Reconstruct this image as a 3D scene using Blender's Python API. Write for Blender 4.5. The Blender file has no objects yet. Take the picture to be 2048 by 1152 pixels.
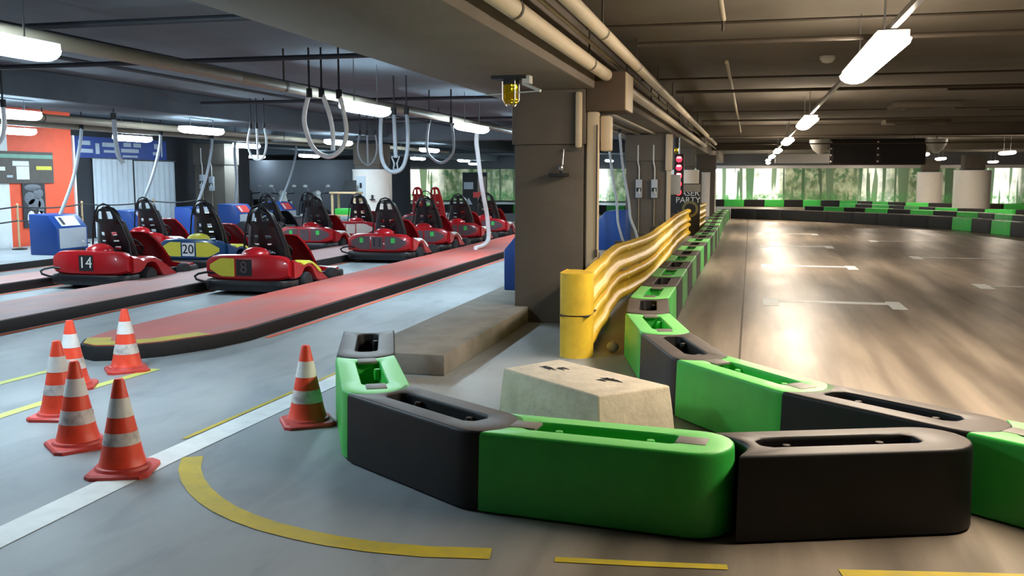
import bpy, bmesh, math, random
from mathutils import Vector, Matrix
random.seed(7)
PI = math.pi
sc = bpy.context.scene
COL = sc.collection

# ------------------------------------------------------------------ camera, world, exposure
F_PX, H_CAM = 1900.0, 1.55
cam_d = bpy.data.cameras.new('camera')
cam_d.sensor_width = 36.0
cam_d.lens = F_PX / 2048.0 * 36.0
cam_d.clip_end = 300
cam = bpy.data.objects.new('camera', cam_d)
cam.location = (0, 0, H_CAM)
PITCH = math.atan((576 - 356) / F_PX)
YAW = math.atan((1500 - 1024) * math.cos(PITCH) / F_PX)
cam.rotation_euler = (PI / 2 - PITCH, 0, YAW)
COL.objects.link(cam)
sc.camera = cam

w = bpy.data.worlds.new('world'); sc.world = w
w.use_nodes = True
w.node_tree.nodes['Background'].inputs['Color'].default_value = (0.55, 0.6, 0.7, 1)
w.node_tree.nodes['Background'].inputs['Strength'].default_value = 0.02

vs = sc.view_settings
vs.view_transform = 'Standard'; vs.look = 'None'; vs.gamma = 1.0; vs.use_curve_mapping = False
vs.exposure = 1.7
COOL, WARM = (0.66, 0.87, 1.0), (1.0, 0.855, 0.68)
COOL_S, WARM_S = 29.0, 24.0

# ------------------------------------------------------------------ materials
def s2l(c):
    return tuple((x / 12.92 if x <= 0.04045 else ((x + 0.055) / 1.055) ** 2.4) for x in c)
def rgb(r, g, b):
    return s2l((r / 255, g / 255, b / 255))
M = {}
def mat(name, col, rough=0.6, metal=0.0, var=0.12, scale=6.0, bump=0.0, bscale=60.0, spec=0.5, coat=0.0, stretch=None, dust_lit_top=None, dirt=None):
    m = bpy.data.materials.new(name); m.use_nodes = True
    nt = m.node_tree; N = nt.nodes; L = nt.links
    b = N['Principled BSDF']
    b.inputs['Roughness'].default_value = rough
    b.inputs['Metallic'].default_value = metal
    b.inputs['Specular IOR Level'].default_value = spec
    b.inputs['Coat Weight'].default_value = coat
    tc = N.new('ShaderNodeTexCoord')
    mp = N.new('ShaderNodeMapping')
    L.new(tc.outputs['Object'], mp.inputs['Vector'])
    if stretch: mp.inputs['Scale'].default_value = stretch
    nz = N.new('ShaderNodeTexNoise'); nz.inputs['Scale'].default_value = scale; nz.inputs['Detail'].default_value = 5
    L.new(mp.outputs['Vector'], nz.inputs['Vector'])
    rp = N.new('ShaderNodeMapRange')
    rp.inputs['From Min'].default_value = 0.25; rp.inputs['From Max'].default_value = 0.75
    rp.inputs['To Min'].default_value = 1 - var; rp.inputs['To Max'].default_value = 1 + var
    L.new(nz.outputs['Fac'], rp.inputs['Value'])
    mx = N.new('ShaderNodeVectorMath'); mx.operation = 'SCALE'
    mx.inputs[0].default_value = col
    L.new(rp.outputs['Result'], mx.inputs['Scale'])
    out = mx.outputs['Vector']
    def mixc(fac_socket, a_socket, colb):
        k = N.new('ShaderNodeMix'); k.data_type = 'RGBA'
        L.new(fac_socket, k.inputs['Factor']); L.new(a_socket, k.inputs['A'])
        k.inputs['B'].default_value = (*colb, 1)
        return k.outputs['Result']
    if dirt:      # stains with shapes of their own: (colour, amount, scale)
        n2 = N.new('ShaderNodeTexNoise'); n2.inputs['Scale'].default_value = dirt[2]; n2.inputs['Detail'].default_value = 8
        n2.inputs['Roughness'].default_value = 0.65
        L.new(mp.outputs['Vector'], n2.inputs['Vector'])
        r2 = N.new('ShaderNodeMapRange'); r2.inputs['From Min'].default_value = 0.45; r2.inputs['From Max'].default_value = 0.72
        r2.inputs['To Max'].default_value = dirt[1]
        L.new(n2.outputs['Fac'], r2.inputs['Value'])
        out = mixc(r2.outputs['Result'], out, dirt[0])
    if dust_lit_top:      # dusty film on black level faces, painted-in top light on green ones: (colour, amount)
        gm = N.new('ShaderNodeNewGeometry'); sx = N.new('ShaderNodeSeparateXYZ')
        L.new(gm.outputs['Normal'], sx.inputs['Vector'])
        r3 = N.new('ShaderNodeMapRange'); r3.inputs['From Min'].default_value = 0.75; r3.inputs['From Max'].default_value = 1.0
        r3.inputs['To Max'].default_value = dust_lit_top[1]
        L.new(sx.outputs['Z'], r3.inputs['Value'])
        out = mixc(r3.outputs['Result'], out, dust_lit_top[0])
    L.new(out, b.inputs['Base Color'])
    if bump:
        n3 = N.new('ShaderNodeTexNoise'); n3.inputs['Scale'].default_value = bscale; n3.inputs['Detail'].default_value = 4
        L.new(tc.outputs['Object'], n3.inputs['Vector'])
        bp = N.new('ShaderNodeBump'); bp.inputs['Strength'].default_value = bump; bp.inputs['Distance'].default_value = 0.01
        L.new(n3.outputs['Fac'], bp.inputs['Height']); L.new(bp.outputs['Normal'], b.inputs['Normal'])
    M[name] = m
    return m
def emit(name, col, s):
    m = bpy.data.materials.new(name); m.use_nodes = True
    nt = m.node_tree; nt.nodes.clear()
    e = nt.nodes.new('ShaderNodeEmission'); o = nt.nodes.new('ShaderNodeOutputMaterial')
    e.inputs['Color'].default_value = (*col, 1); e.inputs['Strength'].default_value = s
    nt.links.new(e.outputs[0], o.inputs['Surface'])
    M[name] = m
    return m

emit('cool_tube', COOL, COOL_S); emit('warm_tube', WARM, WARM_S)
emit('red_led', (1.0, 0.03, 0.06), 1.0); emit('glint_white', (1, 0.9, 0.75), 1.6)
mat('ceiling', rgb(98, 90, 78), 0.9, var=0.12, scale=0.8, dirt=(rgb(70, 62, 52), 0.5, 0.5))
mat('ceiling_pit', rgb(98, 106, 114), 0.9, var=0.12, scale=0.8, dirt=(rgb(62, 67, 74), 0.5, 0.5))
mat('beam', rgb(116, 107, 97), 0.9, var=0.08, scale=1.5, bump=0.15)
mat('column', rgb(98, 90, 82), 0.9, var=0.12, scale=2.5, bump=0.2, bscale=25)
mat('platform', rgb(138, 132, 124), 0.85, var=0.16, scale=3.0, dirt=(rgb(95, 88, 82), 0.6, 2.2), bump=0.15)
mat('block', rgb(214, 202, 182), 0.9, var=0.10, scale=7.0, dirt=(rgb(165, 152, 132), 0.5, 6), bump=0.6, bscale=30)
mat('green', rgb(58, 190, 72), 0.42, var=0.06, scale=3.0, dirt=(rgb(48, 150, 60), 0.35, 5), dust_lit_top=(rgb(150, 232, 140), 0.8))  # lighter green on level faces paints in the light on the tops
mat('black_plastic', rgb(20, 18, 18), 0.5, var=0.15, scale=4.0, dust_lit_top=(rgb(122, 112, 106), 0.6), dirt=(rgb(36, 33, 32), 0.4, 5), spec=0.35)
mat('plate_grey', rgb(125, 118, 112), 0.5, var=0.1)
mat('rubber', rgb(24, 24, 27), 0.7, var=0.2, scale=8)
mat('tyre', rgb(30, 30, 33), 0.75, var=0.15, scale=10)
mat('rail_yellow', rgb(250, 206, 66), 0.38, var=0.06, scale=3, dirt=(rgb(190, 148, 60), 0.35, 7))
mat('post_dark', rgb(72, 62, 54), 0.6)
mat('steel', rgb(170, 172, 175), 0.3, 0.9, var=0.06)
mat('aluminium', rgb(190, 192, 195), 0.45, 0.5, var=0.06)
mat('cone_red', rgb(248, 78, 50), 0.42, var=0.10, scale=9, dirt=(rgb(150, 40, 34), 0.35, 9))
mat('cone_base', rgb(218, 72, 62), 0.5, var=0.15, scale=9, dirt=(rgb(110, 40, 38), 0.6, 9))
mat('cone_white', rgb(240, 238, 236), 0.4, var=0.05, scale=9, dirt=(rgb(190, 182, 182), 0.4, 9))
mat('cone_white_dirty', rgb(222, 214, 210), 0.45, var=0.08, scale=9, dirt=(rgb(96, 88, 92), 0.75, 11))
mat('deck_red', rgb(205, 96, 84), 0.6, var=0.10, scale=2.5, dirt=(rgb(170, 128, 124), 0.7, 1.6), stretch=(1, 0.45, 1))
mat('deck_faded', rgb(196, 146, 138), 0.6, var=0.10, scale=2.5, dirt=(rgb(160, 145, 146), 0.8, 1.6), stretch=(1, 0.45, 1))
mat('paint_orange', rgb(222, 100, 58), 0.6, var=0.15, scale=5)
mat('paint_yellow', rgb(206, 180, 44), 0.6, var=0.10, scale=6, dirt=(rgb(160, 152, 90), 0.6, 7))
mat('paint_lime', rgb(214, 216, 110), 0.6, var=0.10, scale=6, dirt=(rgb(150, 165, 140), 0.5, 6))
mat('paint_white', rgb(236, 238, 236), 0.5, var=0.06, scale=6, dirt=(rgb(180, 184, 184), 0.35, 5))
mat('orange_wall', rgb(240, 92, 58), 0.6, var=0.05)
mat('white_wall', rgb(222, 224, 224), 0.7, var=0.05)
mat('wall_grey', rgb(96, 98, 102), 0.85, var=0.1, scale=1.2)
mat('wall_dark', rgb(44, 46, 52), 0.8, var=0.2, scale=1.5)
mat('walkway', rgb(168, 174, 178), 0.6, var=0.1, scale=2)
mat('blue', rgb(24, 70, 146), 0.42, var=0.05)
mat('grey_panel', rgb(178, 184, 192), 0.5, var=0.04)
mat('label_white', rgb(232, 234, 236), 0.5, var=0.04)
mat('label_red', rgb(220, 70, 66), 0.5, var=0.04)
mat('dark', rgb(30, 31, 34), 0.6, var=0.15)
mat('hose', rgb(232, 236, 242), 0.5, var=0.08, scale=20)
mat('hose_grey', rgb(158, 164, 172), 0.55, var=0.1, scale=20)
mat('pipe_white', rgb(212, 196, 170), 0.5, var=0.06, scale=3, dirt=(rgb(170, 148, 118), 0.3, 3))
mat('pipe_beige', rgb(204, 186, 158), 0.5, var=0.06, scale=3)
mat('pipe_pit', rgb(150, 138, 120), 0.5, var=0.08, scale=3)
mat('conduit', rgb(70, 60, 50), 0.6, var=0.1)
mat('conduit_pit', rgb(48, 50, 56), 0.6, var=0.1)
mat('conduit_light', rgb(150, 138, 112), 0.5, var=0.1)
mat('bracket_dark', rgb(84, 68, 54), 0.8, var=0.1)
mat('housing', rgb(210, 210, 205), 0.5, var=0.04)
mat('kart_red', rgb(172, 22, 30), 0.28, var=0.04, coat=0.3)
mat('kart_blue', rgb(20, 66, 112), 0.3, var=0.05, coat=0.3)
mat('kart_black', rgb(22, 22, 26), 0.42, var=0.2, scale=9)
mat('seat_black', rgb(18, 18, 22), 0.35, var=0.2, scale=12)
mat('decal_yellow', rgb(214, 206, 70), 0.4, var=0.06)
mat('decal_green', rgb(70, 196, 96), 0.4, var=0.06)
mat('decal_grey', rgb(92, 74, 80), 0.4, var=0.1)
mat('decal_white', rgb(228, 224, 216), 0.4, var=0.06)
mat('curtain', rgb(206, 214, 222), 0.75, var=0.05, scale=4)
mat('banner_blue', rgb(38, 66, 140), 0.6, var=0.1)
mat('logo_grey', rgb(178, 188, 200), 0.6, var=0.05)
mat('sign_brown', rgb(86, 78, 72), 0.6, var=0.1)
mat('sign_green', rgb(120, 165, 145), 0.6, var=0.1)
mat('poster_grey', rgb(112, 116, 124), 0.6, var=0.5, scale=9)
mat('poster_dark', rgb(52, 50, 54), 0.6, var=0.3, scale=9)
mat('wrap_white', rgb(242, 234, 226), 0.22, var=0.03)
mat('wood', rgb(206, 176, 134), 0.6, var=0.1, scale=5, stretch=(1, 1, 6))
mat('scoot_white', rgb(214, 218, 214), 0.3, var=0.05)
mat('screen_black', rgb(26, 19, 17), 0.35, var=0.25, scale=3)
mat('board_trim', rgb(54, 40, 34), 0.5)
mat('vent_grey', rgb(150, 138, 122), 0.6, var=0.08)
mat('duct_silver', rgb(188, 186, 184), 0.45, 0.3, var=0.05)
mat('text_white', rgb(236, 236, 232), 0.5, var=0.03)
mat('text_dark', rgb(28, 30, 36), 0.5, var=0.03)
mat('ring_olive', rgb(120, 112, 76), 0.5, var=0.1)
mat('lilac', rgb(196, 190, 220), 0.6, var=0.15, scale=20)

def glass_amber():
    m = bpy.data.materials.new('amber'); m.use_nodes = True
    b = m.node_tree.nodes['Principled BSDF']
    b.inputs['Base Color'].default_value = (*rgb(226, 190, 20), 1)
    b.inputs['Roughness'].default_value = 0.08
    b.inputs['Transmission Weight'].default_value = 0.75
    b.inputs['IOR'].default_value = 1.4
    M['amber'] = m
glass_amber()

def floor_material():
    m = bpy.data.materials.new('floor'); m.use_nodes = True
    nt = m.node_tree; N = nt.nodes; L = nt.links; b = N['Principled BSDF']
    tc = N.new('ShaderNodeTexCoord'); sx = N.new('ShaderNodeSeparateXYZ')
    L.new(tc.outputs['Object'], sx.inputs['Vector'])
    def noise(scale, det=5, stretch=(1, 1, 1), rot=0.0, dist=0.0, rough=0.55):
        mp = N.new('ShaderNodeMapping'); mp.inputs['Scale'].default_value = stretch; mp.inputs['Rotation'].default_value = (0, 0, rot)
        L.new(tc.outputs['Object'], mp.inputs['Vector'])
        n = N.new('ShaderNodeTexNoise'); n.inputs['Scale'].default_value = scale; n.inputs['Detail'].default_value = det
        n.inputs['Distortion'].default_value = dist; n.inputs['Roughness'].default_value = rough
        L.new(mp.outputs['Vector'], n.inputs['Vector'])
        return n.outputs['Fac']
    def rng(s, a, c, t0, t1):
        r = N.new('ShaderNodeMapRange'); r.inputs['From Min'].default_value = a; r.inputs['From Max'].default_value = c
        r.inputs['To Min'].default_value = t0; r.inputs['To Max'].default_value = t1
        L.new(s, r.inputs['Value']); return r.outputs['Result']
    def mixc(f, a, c):
        k = N.new('ShaderNodeMix'); k.data_type = 'RGBA'
        L.new(f, k.inputs['Factor'])
        for s, v in (('A', a), ('B', c)):
            if isinstance(v, tuple): k.inputs[s].default_value = (*v, 1)
            else: L.new(v, k.inputs[s])
        return k.outputs['Result']
    pit = mixc(rng(noise(0.7, 6, (1, 0.6, 1), 0.4), 0.3, 0.7, 0, 1), rgb(138, 144, 148), rgb(166, 170, 172))
    pit = mixc(rng(noise(2.2, 8, (1.6, 0.5, 1), 0.5, 0.6), 0.5, 0.75, 0, 0.55), pit, rgb(112, 118, 124))
    trk = mixc(rng(noise(0.5, 6, (1, 0.35, 1), -0.25), 0.3, 0.7, 0, 1), rgb(150, 136, 120), rgb(176, 162, 146))
    # rubber laid down by the karts: long curved streaks
    trk = mixc(rng(noise(0.8, 7, (2.2, 0.22, 1), 0.85, 0.5, 0.55), 0.42, 0.80, 0, 0.85), trk, rgb(72, 62, 54))
    trk = mixc(rng(noise(1.5, 5, (2.8, 0.16, 1), 0.35, 0.4, 0.5), 0.44, 0.80, 0, 0.8), trk, rgb(80, 69, 60))
    trk = mixc(rng(noise(0.9, 6, (2.4, 0.2, 1), -0.5, 0.4, 0.55), 0.45, 0.82, 0, 0.7), trk, rgb(80, 70, 62))
    edge = rng(sx.outputs['X'], -1.4, -0.6, 0, 1)
    L.new(mixc(edge, pit, trk), b.inputs['Base Color'])
    rr = N.new('ShaderNodeMix'); rr.data_type = 'FLOAT'
    L.new(edge, rr.inputs['Factor'])
    L.new(rng(noise(1.2, 6), 0.3, 0.7, 0.48, 0.62), rr.inputs['A'])
    L.new(rng(noise(1.0, 7, (1.6, 0.5, 1), 0.5), 0.3, 0.7, 0.32, 0.46), rr.inputs['B'])
    L.new(rr.outputs['Result'], b.inputs['Roughness'])
    b.inputs['Specular IOR Level'].default_value = 0.5
    bp = N.new('ShaderNodeBump'); bp.inputs['Strength'].default_value = 0.06; bp.inputs['Distance'].default_value = 0.01
    L.new(noise(18, 4), bp.inputs['Height']); L.new(bp.outputs['Normal'], b.inputs['Normal'])
    M['floor'] = m
floor_material()

def mural_material():
    m = bpy.data.materials.new('forest_mural'); m.use_nodes = True
    nt = m.node_tree; N = nt.nodes; L = nt.links; b = N['Principled BSDF']
    b.inputs['Roughness'].default_value = 0.6
    tc = N.new('ShaderNodeTexCoord'); sx = N.new('ShaderNodeSeparateXYZ'); L.new(tc.outputs['Object'], sx.inputs['Vector'])
    def noise(scale, stretch, det=3, off=(0, 0, 0), dist=0.0):
        mp = N.new('ShaderNodeMapping'); mp.inputs['Scale'].default_value = stretch; mp.inputs['Location'].default_value = off
        L.new(tc.outputs['Object'], mp.inputs['Vector'])
        n = N.new('ShaderNodeTexNoise'); n.inputs['Scale'].default_value = scale; n.inputs['Detail'].default_value = det
        n.inputs['Distortion'].default_value = dist
        L.new(mp.outputs['Vector'], n.inputs['Vector']); return n.outputs['Fac']
    def rng(s, a, c, t0=0.0, t1=1.0):
        r = N.new('ShaderNodeMapRange'); r.inputs['From Min'].default_value = a; r.inputs['From Max'].default_value = c
        r.inputs['To Min'].default_value = t0; r.inputs['To Max'].default_value = t1
        L.new(s, r.inputs['Value']); return r.outputs['Result']
    def mul(a, c):
        k = N.new('ShaderNodeMath'); k.operation = 'MULTIPLY'; L.new(a, k.inputs[0]); L.new(c, k.inputs[1]); return k.outputs[0]
    def mixc(f, a, c):
        k = N.new('ShaderNodeMix'); k.data_type = 'RGBA'; L.new(f, k.inputs['Factor'])
        for s, v in (('A', a), ('B', c)):
            if isinstance(v, tuple): k.inputs[s].default_value = (*v, 1)
            else: L.new(v, k.inputs[s])
        return k.outputs['Result']
    z = sx.outputs['Z']
    c = mixc(rng(noise(2.6, (1, 1, 0.7), 6), 0.35, 0.65), rgb(84, 104, 70), rgb(176, 184, 150))
    c = mixc(mul(rng(noise(3.0, (1, 1, 1), 6, (9, 0, 3)), 0.48, 0.6), rng(z, 0.9, 1.6)), c, rgb(74, 108, 72))
    glow = rng(noise(0.26, (1, 1, 0.02), 1, (2.7, 0, 0)), 0.50, 0.62)
    c = mixc(mul(glow, rng(noise(1.4, (1, 1, 0.5), 4, (4, 0, 1)), 0.25, 0.6)), c, (1.0, 1.0, 0.93))
    c = mixc(rng(noise(1.5, (1, 1, 0.05), 2, (5, 0, 0), 0.2), 0.585, 0.60), c, rgb(92, 112, 84))
    c = mixc(rng(noise(2.4, (1, 1, 0.04), 2, (31, 0, 0), 0.2), 0.61, 0.625), c, rgb(70, 88, 64))
    c = mixc(rng(noise(0.8, (1, 1, 0.04), 2, (17, 0, 0), 0.2), 0.60, 0.61), c, rgb(64, 92, 62))
    c = mixc(mul(rng(z, 0.85, 0.45), rng(noise(5.0, (1, 1, 1), 5), 0.35, 0.65)), c, rgb(70, 128, 68))
    L.new(c, b.inputs['Base Color'])
    L.new(c, b.inputs['Emission Color'])      # back-lit print, its lamps behind the bright gaps
    L.new(rng(glow, 0, 1, 0.13, 0.55), b.inputs['Emission Strength'])
    M['forest_mural'] = m
mural_material()

# ------------------------------------------------------------------ helpers
class MB:
    def __init__(s): s.v = []; s.f = []
    def add(s, v, f):
        o = len(s.v); s.v += [tuple(p) for p in v]; s.f += [tuple(i + o for i in q) for q in f]; return s
    def box(s, x0, x1, y0, y1, z0, z1):
        return s.add([(x0, y0, z0), (x1, y0, z0), (x1, y1, z0), (x0, y1, z0), (x0, y0, z1), (x1, y0, z1), (x1, y1, z1), (x0, y1, z1)],
                     [(0, 3, 2, 1), (4, 5, 6, 7), (0, 1, 5, 4), (1, 2, 6, 5), (2, 3, 7, 6), (3, 0, 4, 7)])
    def loft(s, rings, cap=True, closed=True):
        n = len(rings[0]); v = [p for r in rings for p in r]; f = []
        for i in range(len(rings) - 1):
            for j in range(n if closed else n - 1):
                k = (j + 1) % n
                f.append((i * n + j, i * n + k, (i + 1) * n + k, (i + 1) * n + j))
        if cap:
            f.append(tuple(range(n - 1, -1, -1))); f.append(tuple(range((len(rings) - 1) * n, len(rings) * n)))
        return s.add(v, f)
    def prism(s, poly, z0, z1):
        return s.loft([[(x, y, z0) for x, y in poly], [(x, y, z1) for x, y in poly]])
    def prism_x(s, poly, x0, x1):          # poly in (y, z)
        return s.loft([[(x0, y, z) for y, z in poly], [(x1, y, z) for y, z in poly]])
    def prism_y(s, poly, y0, y1):          # poly in (x, z)
        return s.loft([[(x, y1, z) for x, z in poly], [(x, y0, z) for x, z in poly]])
    def tube(s, pts, r, n=8, closed=False):
        P = [Vector(p) for p in pts]; rings = []; m = len(P)
        up = Vector((0, 0, 1)); prev = None
        for i in range(m):
            if closed: t = (P[(i + 1) % m] - P[i - 1])
            else: t = P[min(i + 1, m - 1)] - P[max(i - 1, 0)]
            t.normalize()
            if prev is None:
                a = t.cross(up)
                if a.length < 1e-3: a = t.cross(Vector((1, 0, 0)))
            else:
                a = prev - t * prev.dot(t)
            a.normalize(); prev = a; b = t.cross(a)
            rr = r[i] if isinstance(r, (list, tuple)) else r
            rings.append([tuple(P[i] + a * (rr * math.cos(2 * PI * k / n)) + b * (rr * math.sin(2 * PI * k / n))) for k in range(n)])
        if closed: rings.append(rings[0])
        return s.loft(rings, cap=not closed)
    def lathe(s, prof, n=24, c=(0, 0, 0), axis='z', cap=True):
        rings = []
        for r, h in prof:
            ring = []
            for k in range(n):
                a = 2 * PI * k / n; x, y = r * math.cos(a), r * math.sin(a)
                if axis == 'z': ring.append((c[0] + x, c[1] + y, c[2] + h))
                elif axis == 'x': ring.append((c[0] + h, c[1] + x, c[2] + y))
                else: ring.append((c[0] + y, c[1] + h, c[2] + x))
            rings.append(ring)
        return s.loft(rings, cap=cap)
    def ball(s, c, rx, ry, rz, n=12, m=7):
        rings = []
        for i in range(m + 1):
            a = -PI / 2 + PI * i / m; q = max(math.cos(a), 0.02)
            rings.append([(c[0] + rx * q * math.cos(2 * PI * k / n), c[1] + ry * q * math.sin(2 * PI * k / n), c[2] + rz * math.sin(a)) for k in range(n)])
        return s.loft(rings)
    def build(s, name, material, parent=None, bevel=0.0, seg=2, smooth=None, loc=None):
        me = bpy.data.meshes.new(name)
        bm = bmesh.new()
        vv = [bm.verts.new(p) for p in s.v]
        for q in s.f:
            try: bm.faces.new([vv[i] for i in q])
            except ValueError: pass
        bmesh.ops.recalc_face_normals(bm, faces=bm.faces)
        if bevel:
            es = [e for e in bm.edges if len(e.link_faces) == 2 and e.calc_face_angle(0) > 0.6]
            bmesh.ops.bevel(bm, geom=es, offset=bevel, segments=seg, profile=0.5, affect='EDGES', clamp_overlap=True)
        bm.to_mesh(me); bm.free()
        if smooth is None: smooth = 35
        if smooth:
            for p in me.polygons: p.use_smooth = True
            me.set_sharp_from_angle(angle=math.radians(smooth))
        me.materials.append(M[material])
        o = bpy.data.objects.new(name, me); COL.objects.link(o)
        if parent is not None: o.parent = parent
        if loc: o.location = loc
        return o

def tag(o, label, cat=None, group=None, kind=None):
    if label: o['label'] = label
    if cat: o['category'] = cat
    if group: o['group'] = group
    if kind: o['kind'] = kind
    return o
def empty(name, loc=(0, 0, 0), rz=0.0):
    o = bpy.data.objects.new(name, None); COL.objects.link(o)
    o.location = loc; o.rotation_euler = (0, 0, rz); o.empty_display_size = 0.1
    return o
def struct(o, label=None):
    o['kind'] = 'structure'
    if label: o['label'] = label
    return o
KIDS = {}
def copy_tree(o, parent=None):
    c = o.copy(); COL.objects.link(c); c.parent = parent
    for ch in list(o.children): copy_tree(ch, c)
    return c
def text(name, body, size, material, parent, loc, rot, extrude=0.002, align='CENTER'):
    cu = bpy.data.curves.new(name, 'FONT'); cu.body = body; cu.size = size; cu.extrude = extrude
    cu.align_x = align; cu.align_y = 'CENTER'; cu.space_line = 0.85; cu.resolution_u = 3
    cu.materials.append(M[material])
    tmp = bpy.data.objects.new('tmp', cu); COL.objects.link(tmp)
    me = bpy.data.meshes.new_from_object(tmp.evaluated_get(bpy.context.evaluated_depsgraph_get()))
    bpy.data.objects.remove(tmp); me.name = name
    o = bpy.data.objects.new(name, me); COL.objects.link(o); o.parent = parent
    o.location = loc; o.rotation_euler = rot
    return o
ORD = ['first', 'second', 'third', 'fourth', 'fifth', 'sixth', 'seventh', 'eighth', 'ninth', 'tenth', 'eleventh', 'twelfth', 'thirteenth',
       'fourteenth', 'fifteenth', 'sixteenth', 'seventeenth', 'eighteenth', 'nineteenth', 'twentieth', 'twenty-first', 'twenty-second',
       'twenty-third', 'twenty-fourth', 'twenty-fifth', 'twenty-sixth', 'twenty-seventh', 'twenty-eighth', 'twenty-ninth', 'thirtieth']
FACE_Y = (PI / 2, 0, 0)            # readable from -Y
FACE_X = (PI / 2, 0, PI / 2)       # readable from +X

# ------------------------------------------------------------------ the setting
fl = MB().box(-32, 26, -7, 62, -0.2, 0.0).build('floor', 'floor', smooth=0)
struct(fl, 'concrete hall floor, grey in the pits and brown with tyre marks on the track')
ce = MB().box(-32, -2.2, -7, 62, 3.0, 3.2).build('ceiling', 'ceiling_pit', smooth=0); struct(ce, 'dark grey concrete ceiling over the kart pits')
cr = MB().box(-2.2, 26, -7, 62, 3.0, 3.2).build('ceiling_track', 'ceiling', smooth=0); struct(cr, 'brownish concrete ceiling over the race track')
struct(MB().box(-32, 26, 59.98, 60.3, 0, 3.0).build('wall_back', 'wall_grey', smooth=0), 'far end wall of the hall')
struct(MB().box(25.7, 26, -7, 60, 0, 3.0).build('wall_right', 'wall_grey', smooth=0), 'side wall beyond the race track')
struct(MB().box(-32, 26, -7.3, -7, 0, 3.0).build('wall_front', 'wall_grey', smooth=0), 'wall at the near end of the hall')
struct(MB().box(-32.3, -32, -7, 60, 0, 3.0).build('wall_left', 'wall_grey', smooth=0), 'outer side wall beyond the pits')
# mural on the far wall
mu = MB().box(-24, 24, 59.86, 59.96, 0.1, 2.12).build('forest_mural', 'forest_mural', smooth=0)
tag(mu, 'wide back-lit mural of a sunlit green forest along the far wall', 'mural')
mt = MB().box(-3.2, 24, 59.7, 59.95, 2.12, 2.30).build('trim_1', 'duct_silver', smooth=0); struct(mt, 'pale strip along the top of the forest mural')
# partition walls on the pit side
wl = empty('wall_pit', (0, 0, 0)); wl['kind'] = 'structure'; wl['label'] = 'orange painted pit wall with a white end strip'
MB().box(-15.1, -14.8, 16.6, 18.52, 0.12, 3.0).build('orange_panel', 'orange_wall', wl, smooth=0)
MB().box(-15.1, -14.8, 8, 16.6, 0.12, 3.0).build('white_panel', 'white_wall', wl, smooth=0)
MB().box(-15.1, -14.76, 18.52, 18.58, 0.12, 2.5).build('edge_strip', 'white_wall', wl, smooth=0)
MB().box(-15.4, -15.16, 18.5, 27, 0, 3.0).build('wall_recess', 'wall_dark', smooth=0)
struct(bpy.data.objects['wall_recess'], 'dark wall at the back of the banner recess')
wd = MB().box(-32, -13.2, 36.0, 36.2, 0, 2.28).build('wall_partition', 'wall_dark', smooth=0); struct(wd, 'dark partition wall behind the scooters')
wk = MB().box(-16.4, -12.1, 5, 26.2, 0.0, 0.12)
wko = wk.build('walkway', 'walkway', bevel=0.01); struct(wko, 'raised pale grey walkway in front of the orange wall')
MB().box(-12.1, -12.06, 5, 26.2, 0.0, 0.115).build('rubber_edge', 'rubber', wko)

# columns and beams
def column(name, x0, x1, y0, y1, label, capital=True):
    c = empty(name, ((x0 + x1) / 2, (y0 + y1) / 2, 0)); cx, cy = c.location.x, c.location.y
    c['kind'] = 'structure'; c['label'] = label
    hx, hy = (x1 - x0) / 2, (y1 - y0) / 2
    MB().box(-hx, hx, -hy, hy, 0, 1.9).build('shaft', 'column', c, bevel=0.015)
    MB().box(-hx - .025, hx + .025, -hy - .025, hy + .025, 1.9, 2.47).build('capital', 'column', c, bevel=0.015)
    return c
C1 = column('column', -2.44, -1.70, 9.92, 10.62, 'wide grey concrete pillar beside the near end of the yellow guard rail')
C2 = column('column', -2.52, -1.68, 20.0, 20.7, 'concrete pillar carrying two grey switch boxes behind the guard rail')
C3 = column('column', -2.45, -1.70, 30.1, 30.8, 'concrete pillar behind the black party sign')
C4 = column('column', -14.55, -13.65, 23.0, 23.7, 'concrete pillar with electrical boxes next to the white curtain')
for x, y, l in ((8.65, 51.0, 'square pillar above the smaller white wrapped cylinder on the track'), (8.72, 42.0, 'square pillar above the larger white wrapped cylinder on the track'),
                (-10.0, 24.4, 'pillar above the white wrapped cylinder behind the karts'), (-1.74, 40.0, 'pillar above the white wrapped cylinder at the end of the guard rail')):
    column('column', x - .36, x + .36, y - .36, y + .36, l)
bmn = MB().box(-2.88, -1.585, -7, 59.9, 2.47, 3.0).build('beam', 'beam', bevel=0.02); struct(bmn, 'wide concrete ceiling beam between the pits and the track')
for i, (x0, x1) in enumerate(((-10.6, -9.4), (-17.0, -15.8))):
    struct(MB().box(x0, x1, -7, 59.9, 2.62, 3.0).build('beam', 'ceiling_pit', bevel=0.02), 'concrete ceiling beam running over the %s row of kart bays' % ('inner' if i == 0 else 'outer'))
for i, y in enumerate((27.5, 41.0)):
    struct(MB().box(-1.585, 25.7, y, y + .7, 2.70, 3.0).build('beam', 'ceiling', bevel=0.02), '%s concrete cross beam over the race track' % ORD[i])
for i, y in enumerate((24.0, 38.0)):
    struct(MB().box(-32, -2.88, y, y + .8, 2.55, 3.0).build('beam', 'ceiling_pit', bevel=0.02), '%s concrete cross beam over the pits' % ORD[i])
# pillar platform
pl = MB().prism([(-3.05, 7.0), (-2.29, 7.0), (-2.29, 26), (-3.05, 26)], 0, 0.17).build('platform', 'platform', bevel=0.012)
struct(pl, 'raised concrete kerb platform that the pillars stand on')

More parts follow.
